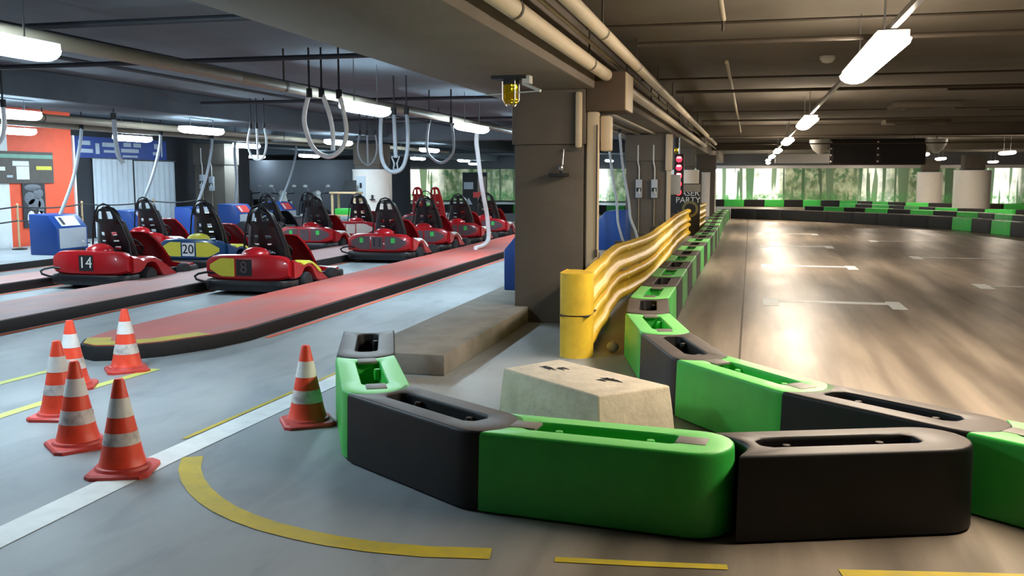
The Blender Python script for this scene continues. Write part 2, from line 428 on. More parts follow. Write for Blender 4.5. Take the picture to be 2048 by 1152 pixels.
# ------------------------------------------------------------------ floor markings (paint, parts of the floor)
def strip(pts, wd, name, m, z=0.003):
    P = [Vector((x, y, 0)) for x, y in pts]; a = []; b = []
    for i, p in enumerate(P):
        t = (P[min(i + 1, len(P) - 1)] - P[max(i - 1, 0)]).normalized(); n = Vector((-t.y, t.x, 0)) * (wd / 2)
        a.append(p + n); b.append(p - n)
    mb = MB()
    v = []; f = []
    for i in range(len(P)): v += [(a[i].x, a[i].y, z), (b[i].x, b[i].y, z)]
    for i in range(len(P) - 1): f.append((2 * i, 2 * i + 1, 2 * i + 3, 2 * i + 2))
    mb.add(v, f)
    return mb.build(name, m, fl, smooth=0)
strip([(-3.11, 1.5), (-3.12, 4.5), (-3.05, 6.9)], 0.19, 'white_line', 'paint_white')
strip([(-3.24, 4.9), (-3.20, 6.0), (-3.15, 7.4)], 0.035, 'thin_yellow_line', 'paint_yellow')
def bez(p0, p1, p2, p3, n=18):
    return [tuple((1 - t) ** 3 * a + 3 * (1 - t) ** 2 * t * b + 3 * (1 - t) * t * t * c + t ** 3 * d for a, b, c, d in zip(p0, p1, p2, p3)) for t in [i / n for i in range(n + 1)]]
strip([(-2.98, 4.58), (-2.87, 4.38), (-2.75, 4.22), (-2.62, 4.08), (-2.49, 3.965), (-2.36, 3.87), (-2.22, 3.79), (-2.05, 3.715), (-1.865, 3.66), (-1.70, 3.625), (-1.50, 3.605), (-1.27, 3.61), (-1.00, 3.655)], 0.115, 'curved_yellow_line', 'paint_yellow')
strip([(-0.73, 3.66), (-0.388, 3.70), (-0.044, 3.75)], 0.05, 'worn_yellow_line', 'paint_yellow')
strip([(0.39, 3.80), (1.09, 3.93), (1.6, 4.02)], 0.07, 'short_yellow_line', 'paint_yellow')
strip([(-4.70, 4.2), (-4.72, 5.2), (-4.71, 6.0), (-4.66, 6.7)], 0.09, 'lime_line', 'paint_lime')
strip([(-5.48, 5.2), (-5.48, 6.0), (-5.45, 6.5)], 0.08, 'far_lime_line', 'paint_lime')
for i, (y, x0, x1) in enumerate(((12.3, 0.2, 1.86), (17.35, 0.24, 1.84), (22.45, 0.25, 1.86), (27.5, 0.25, 1.86))):
    mb = MB()
    mb.box(x0, x0 + .19, y - .36, y + .36, 0, .003).box(x0 + .19, x1 - .17, y + .04, y + .24, 0, .003).box(x1 - .17, x1, y - .36, y + .36, 0, .003)
    mb.build('grid_mark', 'paint_white', fl, smooth=0)
for (y, x0, x1) in ((14.8, 3.2, 5.0), (19.9, 3.1, 5.0), (24.9, 2.9, 4.6)):
    MB().box(x0, x0 + .19, y - .33, y + .33, 0, .003).box(x0 + .17, x1, y + .05, y + .12, 0, .003).build('grid_mark', 'paint_white', fl, smooth=0)
strip([(-0.05, 4.9), (-0.03, 20), (-0.02, 40)], 0.018, 'slab_joint', 'conduit', z=0.002)

# ------------------------------------------------------------------ pit islands
def island(outline, y_end, label, deck, nose=None):
    r = empty('pit_island', (outline[0][0], outline[0][1], 0)); ox, oy = outline[0]
    poly = [(x - ox, y - oy) for x, y in outline]
    # black rubber wall, inset deck
    cx = sum(p[0] for p in poly) / len(poly)
    MB().prism(poly, 0, 0.125).build('rubber_edge', 'rubber', r, bevel=0.012)
    ins = []
    n = len(poly)
    P = [Vector(p) for p in poly]
    area = sum(P[i].x * P[(i + 1) % n].y - P[(i + 1) % n].x * P[i].y for i in range(n))
    sg = 1 if area > 0 else -1
    def inset(d):
        o = []
        for i in range(n):
            e1 = (P[i] - P[i - 1]).normalized(); e2 = (P[(i + 1) % n] - P[i]).normalized()
            n1 = Vector((-e1.y, e1.x)) * sg; n2 = Vector((-e2.y, e2.x)) * sg
            b = (n1 + n2); b = b / max(b.length_squared / 2, 0.3)
            o.append(P[i] + b * d)
        return o
    q = inset(0.03)
    MB().prism([(p.x, p.y) for p in q], 0.10, 0.131).build('deck', deck, r)
    if nose:
        a, b = nose; o1 = inset(0.032); o2 = inset(0.24); v = []; f = []
        for i in range(a, b + 1): v += [(o1[i].x, o1[i].y, 0.134), (o2[i].x, o2[i].y, 0.134)]
        for i in range(b - a): f.append((2 * i, 2 * i + 2, 2 * i + 3, 2 * i + 1))
        MB().add(v, f).build('yellow_nose_paint', 'paint_yellow', r, smooth=0)
    tag(r, label, 'pit kerb', 'raised islands between the kart bays')
    return r
island([(-4.6, 30), (-5.81, 30), (-5.81, 8.1), (-5.80, 7.6), (-5.73, 7.2), (-5.58, 6.95), (-5.38, 6.86), (-5.15, 6.95), (-4.92, 7.2), (-4.70, 7.65), (-4.6, 8.1)], 30,
       'red topped pit island with a yellow painted rounded nose behind the cones', 'deck_red', nose=(4, 9))
island([(-7.25, 30), (-8.40, 30), (-8.40, 5.0), (-8.1, 4.6), (-7.55, 4.6), (-7.25, 5.0)], 30, 'faded pink pit island in the middle, between the two rows of karts', 'deck_faded')
island([(-9.75, 22.3), (-10.6, 22.3), (-10.6, 5.0), (-10.4, 4.6), (-9.95, 4.6), (-9.75, 5.0)], 30, 'narrow faded pink pit island nearest the blue cabinets', 'deck_faded')
for x in (-4.53, -7.18, -9.68, -11.98):
    strip([(x, 5.2 if x < -5 else 8.3), (x, 22.0 if x < -9 else 29.5)], 0.07, 'orange_line', 'paint_orange')

# ------------------------------------------------------------------ track barriers
BL, BH, BW = 1.06, 0.385, 0.20
def barrier_proto(m, plate):
    r = empty('track_barrier')
    def ring(inset, z, top=False):
        h = BW - inset; p = []
        rc = 0.185 - inset                                    # convex end
        for k in range(11):
            a = -PI / 2 + PI * k / 10
            y = h * math.sin(a); p.append((BL / 2 - 0.10 + (rc) * math.cos(a), y, z))
        for k in range(1, 6):
            t = k / 6; p.append((BL / 2 - 0.10 + (-BL + 0.10 + inset) * t, h, z))
        x0 = -BL / 2 + inset                                   # concave end
        for k in range(11):
            a = k / 10; yy = h * (1 - 2 * a)
            d = 0.095 * max(0.0, 1 - (yy / 0.175) ** 2)
            p.append((x0 + d, yy, z))
        for k in range(1, 6):
            t = k / 6; p.append((x0 + (BL - 0.10 - inset) * t, -h, z))
        return p
    def slot(z, g=0.0):
        hx0, hx1, hy = -0.365 + g, 0.375 - g, 0.074 - g * 0.6; c = 0.05; p = []
        for k in range(11):
            t = -1 + 2 * k / 10
            p.append((hx1 - c * max(0, abs(t) * 2 - 1) ** 1.5, hy * t, z))
        for k in range(1, 6): p.append((hx1 - c + (hx0 - hx1 + 2 * c) * k / 6, hy, z))
        for k in range(11):
            t = 1 - 2 * k / 10
            p.append((hx0 + c * max(0, abs(t) * 2 - 1) ** 1.5, hy * t, z))
        for k in range(1, 6): p.append((hx0 + c + (hx1 - hx0 - 2 * c) * k / 6, -hy, z))
        return p
    rings = [ring(0.016, 0.0), ring(0.0, 0.012), ring(0.0, 0.06), ring(0.005, BH - 0.022), ring(0.007, BH - 0.011), ring(0.012, BH - 0.003), ring(0.021, BH),
             slot(BH, -0.012), slot(BH - 0.006, -0.003), slot(BH - 0.02), slot(0.09, 0.022)]
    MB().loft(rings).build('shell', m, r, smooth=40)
    if plate:
        MB().box(0.355, 0.49, -0.058, 0.058, BH - 0.012, BH + 0.003).build('link_plate', plate, r, bevel=0.003)
        MB().box(-0.43, -0.30, -0.058, 0.058, BH - 0.012, BH + 0.003).build('link_plate', plate, r, bevel=0.003)
    for x, y in ((-0.215, 0.052), (0.225, 0.052)):
        MB().lathe([(0.020, -0.03), (0.024, 0.02), (0.018, 0.036), (0.004, 0.038)], 10, (x, y, BH - 0.065)).build('peg', m, r)
    return r
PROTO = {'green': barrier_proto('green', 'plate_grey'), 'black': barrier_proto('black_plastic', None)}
used = {'green': False, 'black': False}
def barrier(kind, x, y, rz, label, group):
    if not used[kind]: o = PROTO[kind]; used[kind] = True
    else: o = copy_tree(PROTO[kind])
    o.location = (x, y, 0); o.rotation_euler = (0, 0, rz)
    tag(o, label, 'barrier', group)
    return o
# front chain, corner to corner
JF = [(-2.815, 6.75), (-2.43, 5.76), (-1.985, 4.86), (-1.19, 4.315), (-0.085, 4.19), (0.95, 4.57)]
LF = [('black', 'dark grey plastic barrier lit from above, farthest in the front chain, beside the platform'),
      ('green', 'green plastic barrier next to the cone, standing end-on in the front chain'),
      ('black', 'black plastic barrier between two green ones at the bend of the front chain'),
      ('green', 'large green plastic barrier in the centre of the front chain'),
      ('black', 'large black plastic barrier at the end of the front chain, closest to the camera')]
for i, (k, l) in enumerate(LF):
    a, b = Vector(JF[i]), Vector(JF[i + 1]); d = (b - a).normalized(); c = a + d * (BL / 2) if i != 3 else (a + b) / 2
    barrier(k, c.x, c.y, math.atan2(d.y, d.x), l, 'front chain of track barriers')
# second chain: along the guard rail towards the camera, then out to the side
JS = [(1.95, 4.17), (1.12, 4.82), (0.325, 5.48), (-0.275, 6.25), (-0.585, 7.2), (-0.83, 8.22), (-0.93, 9.28)]
y = 9.28
while y < 36.2:
    y += BL + 0.005; JS.append((-0.92 + 0.03 * math.sin(y * 0.35), y))
for i in range(len(JS) - 1):
    a, b = Vector(JS[i + 1]), Vector(JS[i]); d = (b - a).normalized(); c = a + d * (BL / 2)
    k = 'green' if i % 2 == 0 else 'black'
    if i == 0: l = 'green plastic barrier cut off by the picture edge behind the large black one'
    elif i < 6: l = '%s plastic barrier, %s in the rail-side row from the picture edge' % (k, ORD[i - 1])
    else: l = '%s plastic barrier on the straight beside the yellow rail, %s counted from its near end' % (k, ORD[i - 6])
    barrier(k, c.x, c.y, math.atan2(d.y, d.x), l, 'row of track barriers beside the yellow rail')
def row(pts, name, group, start=0, pat=None):
    P = [Vector(p) for p in pts]; pos = P[0].copy(); seg = 0; i = 0
    while True:
        # walk BL along the polyline
        rem = BL + 0.005; q = pos.copy(); s2 = seg
        while True:
            d = P[s2 + 1] - q
            if d.length >= rem: q = q + d.normalized() * rem; break
            rem -= d.length; q = P[s2 + 1].copy(); s2 += 1
            if s2 >= len(P) - 1: return
        d = (q - pos).normalized(); c = (pos + q) / 2
        k = ('green' if (i + start) % 2 == 0 else 'black') if pat is None else {'g': 'green', 'b': 'black'}[pat[i % len(pat)]]
        barrier(k, c.x, c.y, math.atan2(d.y, d.x), '%s plastic barrier, %s from the start of the %s' % (k, ORD[i] if i < 30 else 'last', name), group)
        pos, seg, i = q, s2, i + 1
row([(-0.6, 37.6), (1.05, 36.8), (2.7, 35.3), (3.9, 34.1), (6.0, 31.4), (6.7, 29.2), (7.2, 27.0), (7.6, 24.5)], 'row closing the straight', 'barriers closing the straight', pat='bbbbbbbbbgbgbgbg')
row([(2.4, 41.8), (3.8, 40.2), (5.8, 38.0), (7.6, 35.6), (8.6, 32.0)], 'second row behind the straight', 'barriers behind the straight', 1)
row([(-2.4, 53.6), (2.6, 53.6), (5.4, 51.8), (7.4, 49.0), (9.9, 47.6), (13.5, 46.5)], 'far row under the forest mural', 'barriers under the mural', 1)
row([(4.2, 46.5), (6.2, 43.6), (7.6, 40.4), (9.6, 38.8), (12.0, 38.0)], 'row between the wrapped cylinders', 'barriers between the cylinders', 0)
row([(-16.5, 41.0), (-6.0, 41.0), (-3.0, 39.0)], 'far row seen behind the parked karts', 'barriers behind the karts', 0)

# ------------------------------------------------------------------ yellow guard rail
gr = empty('guard_rail', (-1.44, 8.1, 0))
tag(gr, 'double yellow steel crash rail with rounded end drums along the track', 'guard rail')
RP = [(8.2, -1.40), (9.5, -1.47), (10.8, -1.56), (11.7, -1.60), (12.6, -1.52), (13.6, -1.45), (14.6, -1.44), (16.2, -1.48), (18, -1.51), (20, -1.57), (22, -1.61), (25, -1.60), (28.5, -1.53), (32.5, -1.46)]
def railx(y):
    for (ya, xa), (yb, xb) in zip(RP, RP[1:]):
        if ya <= y <= yb: t = (y - ya) / (yb - ya); t = t * t * (3 - 2 * t); return xa + (xb - xa) * t
    return RP[-1][1]
PROF = [(0.0, 0.0), (0.05, 0.012), (0.075, 0.04), (0.078, 0.075), (0.06, 0.105), (0.028, 0.125), (0.022, 0.15), (0.022, 0.195), (0.03, 0.22), (0.06, 0.24), (0.078, 0.265), (0.075, 0.30), (0.05, 0.328), (0.0, 0.345)]
def rail_beam(y0, y1, z0, off=0.0):
    prof = PROF + [(x - 0.012, z) for x, z in reversed(PROF)]
    rings = []; n = max(2, int((y1 - y0) / 0.35))
    for i in range(n + 1):
        y = y0 + (y1 - y0) * i / n; x = railx(y) + off
        rings.append([(x + px + 1.44, y - 8.1, z0 + pz) for px, pz in prof])
    return MB().loft(rings)
for z0, nm in ((0.385, 'upper_beam'), (0.02, 'lower_beam')):
    y = 8.2; k = 0
    while y < 32.4:
        y1 = min(y + 4.05, 32.5)
        bo = rail_beam(y, y1, z0, 0.004 * (k % 2)).build(nm, 'rail_yellow', gr, smooth=60)
        mb = MB()
        for q in (0.075, 0.26):
            mb.lathe([(0.014, 0), (0.014, 0.014), (0.006, 0.018)], 8, (railx(y1 - .1) + 1.44 + 0.075, y1 - .1 - 8.1, z0 + q), axis='x')
        mb.build('bolt', 'rail_yellow', bo)
        y = y1 - 0.05; k += 1
        if y1 >= 32.5: break
def drum(z0, z1):
    prof = []
    for k in range(13):
        a = PI + PI * k / 12
        prof.append((0.14 * math.cos(a), 0.14 * math.sin(a)))
    prof += [(0.14, 0.1), (0.125, 0.1)] + [(0.125 * math.cos(PI + PI * k / 12), 0.125 * math.sin(PI + PI * k / 12)) for k in range(12, -1, -1)] + [(-0.125, 0.3), (-0.14, 0.3)]
    mb = MB().prism(prof, z0, z1)
    mb.prism([(0.132 * math.cos(PI + PI * k / 12), 0.132 * math.sin(PI + PI * k / 12)) for k in range(13)] + [(0.132, .1), (0.0, .3), (-.132, .3)], z1 - 0.012, z1 - 0.003)
    return mb
drum(0.375, 0.735).build('end_drum', 'rail_yellow', gr, smooth=40)
drum(0.0, 0.362).build('end_drum', 'rail_yellow', gr, smooth=40)
mb = MB().box(-0.13, 0.13, -0.12, 0.3, 0.362, 0.375); mb.build('drum_spacer', 'post_dark', gr)
for y in (8.45, 10.4, 12.4, 14.4, 16.4, 18.4, 20.4, 22.4, 24.4, 26.4, 28.4, 30.4, 32.3):
    x = railx(y) + 1.44
    MB().box(x - 0.16, x - 0.06, y - 8.15, y - 8.05, 0, 0.73).box(x - .06, x - .0, y - 8.13, y - 8.07, 0.50, 0.60).box(x - .06, x - .0, y - 8.13, y - 8.07, 0.13, 0.24).build('post', 'post_dark', gr)

# ------------------------------------------------------------------ concrete block
bt = [(-1.55, 5.99), (-1.25, 6.39), (-0.435, 5.72), (-0.815, 5.34)]
cx = sum(p[0] for p in bt) / 4; cy = sum(p[1] for p in bt) / 4
def blk(s, z): return [((x - cx) * s, (y - cy) * s, z) for x, y in bt]
mb = MB().loft([blk(1.07, 0), blk(1.04, 0.15), blk(1.0, 0.30)])
cb = empty('concrete_block', (cx, cy, 0)); tag(cb, 'rough whitish concrete block behind the front chain of barriers', 'concrete block')
mb.build('body', 'block', cb, bevel=0.014, seg=3)
for px, py in ((-1.22, 6.06), (-0.80, 5.78)):
    m2 = MB()
    for k in range(7):
        a = random.uniform(-.5, .5) - 0.55; qx, qy = px - cx + random.uniform(-.07, .07), py - cy + random.uniform(-.03, .03); l = random.uniform(.03, .07)
        m2.tube([(qx - l * math.cos(a), qy - l * math.sin(a), 0.298), (qx, qy, 0.306), (qx + l * math.cos(a), qy + l * math.sin(a), 0.298)], 0.005, 5)
    m2.build('lifting_wire', 'conduit', cb)

# ------------------------------------------------------------------ traffic cones
def make_cone(loc, rz, label, dirty):
    r = empty('traffic_cone', (*loc, 0), rz)
    h = 0.16; ch = 0.035
    poly = [(-h + ch, -h), (h - ch, -h), (h, -h + ch), (h, h - ch), (h - ch, h), (-h + ch, h), (-h, h - ch), (-h, -h + ch)]
    mb = MB().loft([[(x, y, 0) for x, y in poly], [(x, y, .018) for x, y in poly], [(x * .93, y * .93, .028) for x, y in poly]])
    mb.lathe([(0.145, 0.024), (0.135, 0.042), (0.122, 0.046)], 24)
    mb.build('base', 'cone_base', r)
    R = lambda z: 0.118 - (0.118 - 0.026) * (z - 0.045) / (0.50 - 0.045)
    def band(z0, z1, g, nm, m):
        MB().lathe([(R(z0) + g, z0), (R(z1) + g, z1)], 24, cap=False).build(nm, m, r)
    MB().lathe([(0.135, 0.03), (0.122, 0.045), (R(0.10), 0.10), (R(0.49), 0.49), (R(.5) - .004, 0.503), (0.008, 0.505)], 24).build('cone_body', 'cone_red', r)
    band(0.305, 0.405, 0.0015, 'white_band', 'cone_white')
    band(0.145 if dirty else 0.16, 0.225, 0.0015, 'white_band', 'cone_white_dirty')
    tag(r, label, 'cone', 'red and white traffic cones on the pit floor')
make_cone((-3.19, 4.26), 0.35, 'red and white traffic cone standing on the white floor line', False)
make_cone((-3.75, 4.62), 0.9, 'traffic cone with a dirty lower band just behind the one on the white line', True)
make_cone((-4.33, 5.18), 0.2, 'traffic cone with a bright pink foot, leftmost of the cluster', False)
make_cone((-4.86, 5.96), 0.5, 'traffic cone with a scuffed upper band, half hidden at the back of the cluster', True)
make_cone((-4.86, 6.60), 0.75, 'traffic cone in front of the yellow nose of the pit island', True)
make_cone((-2.69, 5.42), 0.6, 'lone dirty traffic cone next to the end-on green barrier', True)

# ------------------------------------------------------------------ karts
def seat_mesh():
    ns, nt = 52, 20; prof = []
    def P(s):
        # s 0..1 : front of squab, hip, up the back to the head
        pts = [(0.98, 0.17), (0.80, 0.13), (0.62, 0.17), (0.50, 0.34), (0.42, 0.58), (0.35, 0.82), (0.30, 1.06)]
        x = s * (len(pts) - 1); i = min(int(x), len(pts) - 2); t = x - i
        return (pts[i][0] * (1 - t) + pts[i + 1][0] * t, pts[i][1] * (1 - t) + pts[i + 1][1] * t)
    def W(s):
        pts = [0.18, 0.23, 0.28, 0.30, 0.275, 0.215, 0.12]
        x = s * 6; i = min(int(x), 5); t = x - i
        if s > 0.84: u = (s - 0.84) / 0.16; return 0.205 * math.sqrt(max(0, 1 - u * u)) * 0.85 + 0.035
        return pts[i] * (1 - t) + pts[i + 1] * t
    v = []; f = []
    for i in range(ns + 1):
        s = i / ns; y, z = P(s); wd = W(s)
        for j in range(nt + 1):
            t = -1 + 2 * j / nt; lift = 0.13 * abs(t) ** 2.2 * (1 if s < .85 else 0.5)
            fy, fz = (0.3, 0.95) if s < 0.35 else ((0.75, 0.55) if s < 0.5 else (0.95, 0.1))
            v.append((wd * t, y + lift * fy, z + lift * fz))
    for i in range(ns):
        for j in range(nt):
            sm, tm = (i + .5) / ns, abs(-1 + 2 * (j + .5) / nt)
            if 0.875 < sm < 0.955 and 0.2 < tm < 0.62: continue
            if (0.735 < sm < 0.765 or 0.67 < sm < 0.70 or .605 < sm < .635) and 0.22 < tm < 0.55: continue
            a = i * (nt + 1) + j; f.append((a, a + 1, a + nt + 2, a + nt + 1))
    me = bpy.data.meshes.new('seat'); bm = bmesh.new(); n = len(v)
    back = [(x, y - .020, z - .010) for x, y, z in v]
    vv = [bm.verts.new(p) for p in v + back]; edges = {}
    for q in f:
        bm.faces.new([vv[k] for k in q]); bm.faces.new([vv[k + n] for k in reversed(q)])
        for a, b in zip(q, q[1:] + q[:1]): edges.setdefault((min(a, b), max(a, b)), []).append((a, b))
    for es in edges.values():
        if len(es) == 1:
            a, b = es[0]; bm.faces.new((vv[b], vv[a], vv[a + n], vv[b + n]))
    bmesh.ops.delete(bm, geom=[x for x in bm.verts if not x.link_faces], context='VERTS')
    bmesh.ops.recalc_face_normals(bm, faces=bm.faces)
    bm.to_mesh(me); bm.free()
    for p in me.polygons: p.use_smooth = True
    me.set_sharp_from_angle(angle=0.9)
    return me
SEAT = seat_mesh(); SEATS = {}
def rr(x0, x1, y0, y1, r, n=6):
    p = []
    for cx_, cy_, a0 in ((x1 - r, y1 - r, 0), (x0 + r, y1 - r, PI / 2), (x0 + r, y0 + r, PI), (x1 - r, y0 + r, 1.5 * PI)):
        for k in range(n + 1):
            a = a0 + PI / 2 * k / n; p.append((cx_ + r * math.cos(a), cy_ + r * math.sin(a)))
    return p
KM = {}
def km(key, fn, name, material, parent):
    k = (key, material)
    if k in KM:
        o = bpy.data.objects.new(name, KM[k]); COL.objects.link(o); o.parent = parent; return o
    o = fn().build(name, material, parent, smooth=40)
    KM[k] = o.data; return o
def f_bumper():
    half = [(.30, 0), (.48, .01), (.585, .06), (.635, .16), (.635, .33), (.58, .40), (.45, .45), (.45, 1.30), (.50, 1.45), (.60, 1.72), (.58, 1.90), (.45, 2.02), (.25, 2.05)]
    o = half + [(-x, y) for x, y in reversed(half)]
    i = [(x * .80, 1.01 + (y - 1.01) * .9) for x, y in o]
    mb = MB(); n = len(o); v = []; f = []
    lev = [(o, 0.06, 0.985), (o, 0.09, 1.0), (o, 0.175, 1.0), (o, 0.20, 0.985), (i, 0.20, 1), (i, 0.06, 1)]
    for pl_, z, s in lev: v += [(x * s, 1.01 + (y - 1.01) * s, z) for x, y in pl_]
    for a in range(6):
        for j in range(n):
            k = (j + 1) % n; b = (a + 1) % 6
            f.append((a * n + j, a * n + k, b * n + k, b * n + j))
    return mb.add(v, f)
def f_pan(): return MB().prism(rr(-.57, .57, 0.1, 1.93, .2), 0.05, 0.075)
def f_rear():
    rings = []
    for k in range(15):
        u = -1 + 2 * k / 14; x = 0.60 * u
        e = abs(u) ** 10; y0 = 0.03 + 0.08 * u * u; zt = 0.545 - 0.02 * u * u - 0.06 * e; zb = 0.195 + 0.015 * u * u + 0.04 * e
        y1 = 0.30 - 0.08 * e
        rings.append([(x, y0 + .03, zb), (x, y0, zb + .03), (x, y0, zt - .05), (x, y0 + .02, zt - .012), (x, y0 + .07, zt), (x, y1, zt - .02), (x, y1 + .02, zb)])
    return MB().loft(rings)
def f_hump(): return MB().ball((0.03, 0.30, 0.515), 0.19, 0.20, 0.115, 16, 8)
def f_side(sx):
    def fn():
        st = [(0.20, .22, .47), (0.30, .22, .46), (0.38, .24, .43), (0.43, .27, .41), (0.50, .335, .42), (0.60, .355, .435), (0.70, .335, .43), (0.77, .27, .41), (0.82, .20, .385), (0.88, .14, .36), (0.98, .12, .30), (1.12, .12, .22), (1.24, .12, .16)]
        rings = []
        for y, zb, zt in st:
            rings.append([(sx * .42, y, zb), (sx * .63, y, zb), (sx * .645, y, zb + .01), (sx * .64, y, zt - .03), (sx * .60, y, zt), (sx * .44, y, zt)])
        return MB().loft(rings)
    return fn
def f_side_accent(sx):
    def fn():
        rings = []
        for y, z0, z1 in ((0.46, .38, .415), (0.60, .40, .431), (0.72, .385, .422), (0.82, .33, .392), (0.92, .26, .345), (1.0, .24, .29)):
            rings.append([(sx * .46, y, z1 - .02), (sx * .652, y, z0), (sx * .652, y, z1 - .022), (sx * .61, y, z1 + .006), (sx * .46, y, z1 + .006)])
        return MB().loft(rings)
    return fn
def f_fairing():
    rings = []
    for y, z, wd, dp in ((1.82, .16, .24, .08), (1.74, .32, .29, .14), (1.62, .50, .285, .18), (1.48, .64, .255, .17), (1.34, .735, .20, .12), (1.27, .75, .14, .07)):
        o = [(wd * t, y - dp * t * t, z) for t in [-1 + k / 5 for k in range(11)]]
        i = [(wd * .93 * t, y - .025 - dp * t * t * .95, z - .012) for t in [1 - k / 5 for k in range(11)]]
        rings.append(o + i)
    return MB().loft(rings)
def f_nose():
    rings = []
    for k in range(9):
        u = -1 + k / 4; x = .5 * u; y1 = 2.06 - .12 * u * u
        rings.append([(x, 1.72, .12), (x, y1, .10), (x, y1 + .01, .17), (x, y1 - .06, .235), (x, 1.74, .265 - .05 * u * u)])
    return MB().loft(rings)
def f_wheel(rad, wd):
    def fn(): return MB().lathe([(rad * .55, -wd / 2), (rad * .9, -wd / 2), (rad, -wd / 2 + .025), (rad, wd / 2 - .025), (rad * .9, wd / 2), (rad * .55, wd / 2)], 20, axis='x')
    return fn
def f_hub(rad, wd):
    def fn(): return MB().lathe([(rad * .58, -wd * .42), (rad * .5, -wd * .46), (rad * .25, -wd * .3), (rad * .25, wd * .3), (rad * .5, wd * .46), (rad * .58, wd * .42)], 14, axis='x')
    return fn
def f_steer():
    pts = [(0.145 * math.cos(2 * PI * k / 18), 0, 0.145 * math.sin(2 * PI * k / 18)) for k in range(18)]
    ca, sa = math.cos(0.75), math.sin(0.75)
    tr = lambda p: (p[0], 1.10 + p[2] * sa * -1, 0.545 + p[2] * ca)
    mb = MB().tube([tr(p) for p in pts], 0.017, 7, closed=True)
    for k in (0, 6, 12): mb.tube([tr(pts[k]), (0, 1.11, 0.54)], 0.011, 6)
    mb.tube([(0, 1.10, .545), (0, 1.55, .22)], 0.016, 7)
    return mb
def f_engine():
    mb = MB().box(0.27, 0.43, 0.34, 0.66, 0.10, 0.30)
    for k in range(5): mb.box(0.28, 0.42, 0.36, 0.58, 0.305 + k * .024, 0.317 + k * .024)
    mb.lathe([(0.055, 0), (0.065, .02), (0.065, .16), (0.05, .18)], 12, (0.34, 0.68, 0.34), axis='y')
    mb.tube([(0.34, .60, .28), (0.44, .50, .25), (0.46, .30, .25), (0.30, .16, .25)], 0.03, 8)
    return mb
def f_hoop(): return MB().tube([(-.52, .06, .16), (-.58, -.02, .18), (-.66, -.05, .21), (-.69, -.04, .25), (-.66, .0, .28), (-.56, .05, .30), (-.44, .10, .28)], 0.016, 7)
def f_frame():
    mb = MB()
    for sx in (-1, 1):
        mb.tube([(sx * .32, .30, .16), (sx * .305, .44, .36), (sx * .275, .42, .58), (sx * .215, .36, .82), (sx * .15, .32, .98), (sx * .08, .30, 1.07), (0, .295, 1.095)], 0.013, 6)
    return mb
def f_decal(u0, u1, z0, z1, taper=0.0, lift=0.0):
    def fn():
        o = []; nn = 8
        yy = lambda u: 0.03 + 0.08 * u * u - 0.004 - lift
        a = []; b = []
        for k in range(nn + 1):
            u = u0 + (u1 - u0) * k / nn; t = k / nn
            e = 0 if not taper else ((1 - t) if taper > 0 else t)
            sh = 1 - 0.75 * max(0, e - 0.55) / .45 * 1.0 if e > .55 else 1
            zm, hh = (z0 + z1) / 2, (z1 - z0) / 2 * sh
            a.append((0.60 * u, yy(u), zm + hh)); b.append((0.60 * u, yy(u), zm - hh))
        rings = [[a[k], b[k], (b[k][0], b[k][1] + .01, b[k][2]), (a[k][0], a[k][1] + .01, a[k][2])] for k in range(nn + 1)]
        return MB().loft(rings)
    return fn
def f_pedals():
    return MB().tube([(-.14, 1.62, .1), (-.14, 1.58, .3)], .012, 6).tube([(.14, 1.62, .1), (.14, 1.58, .3)], .012, 6).box(-.2, .2, 1.0, 1.04, .08, .13)
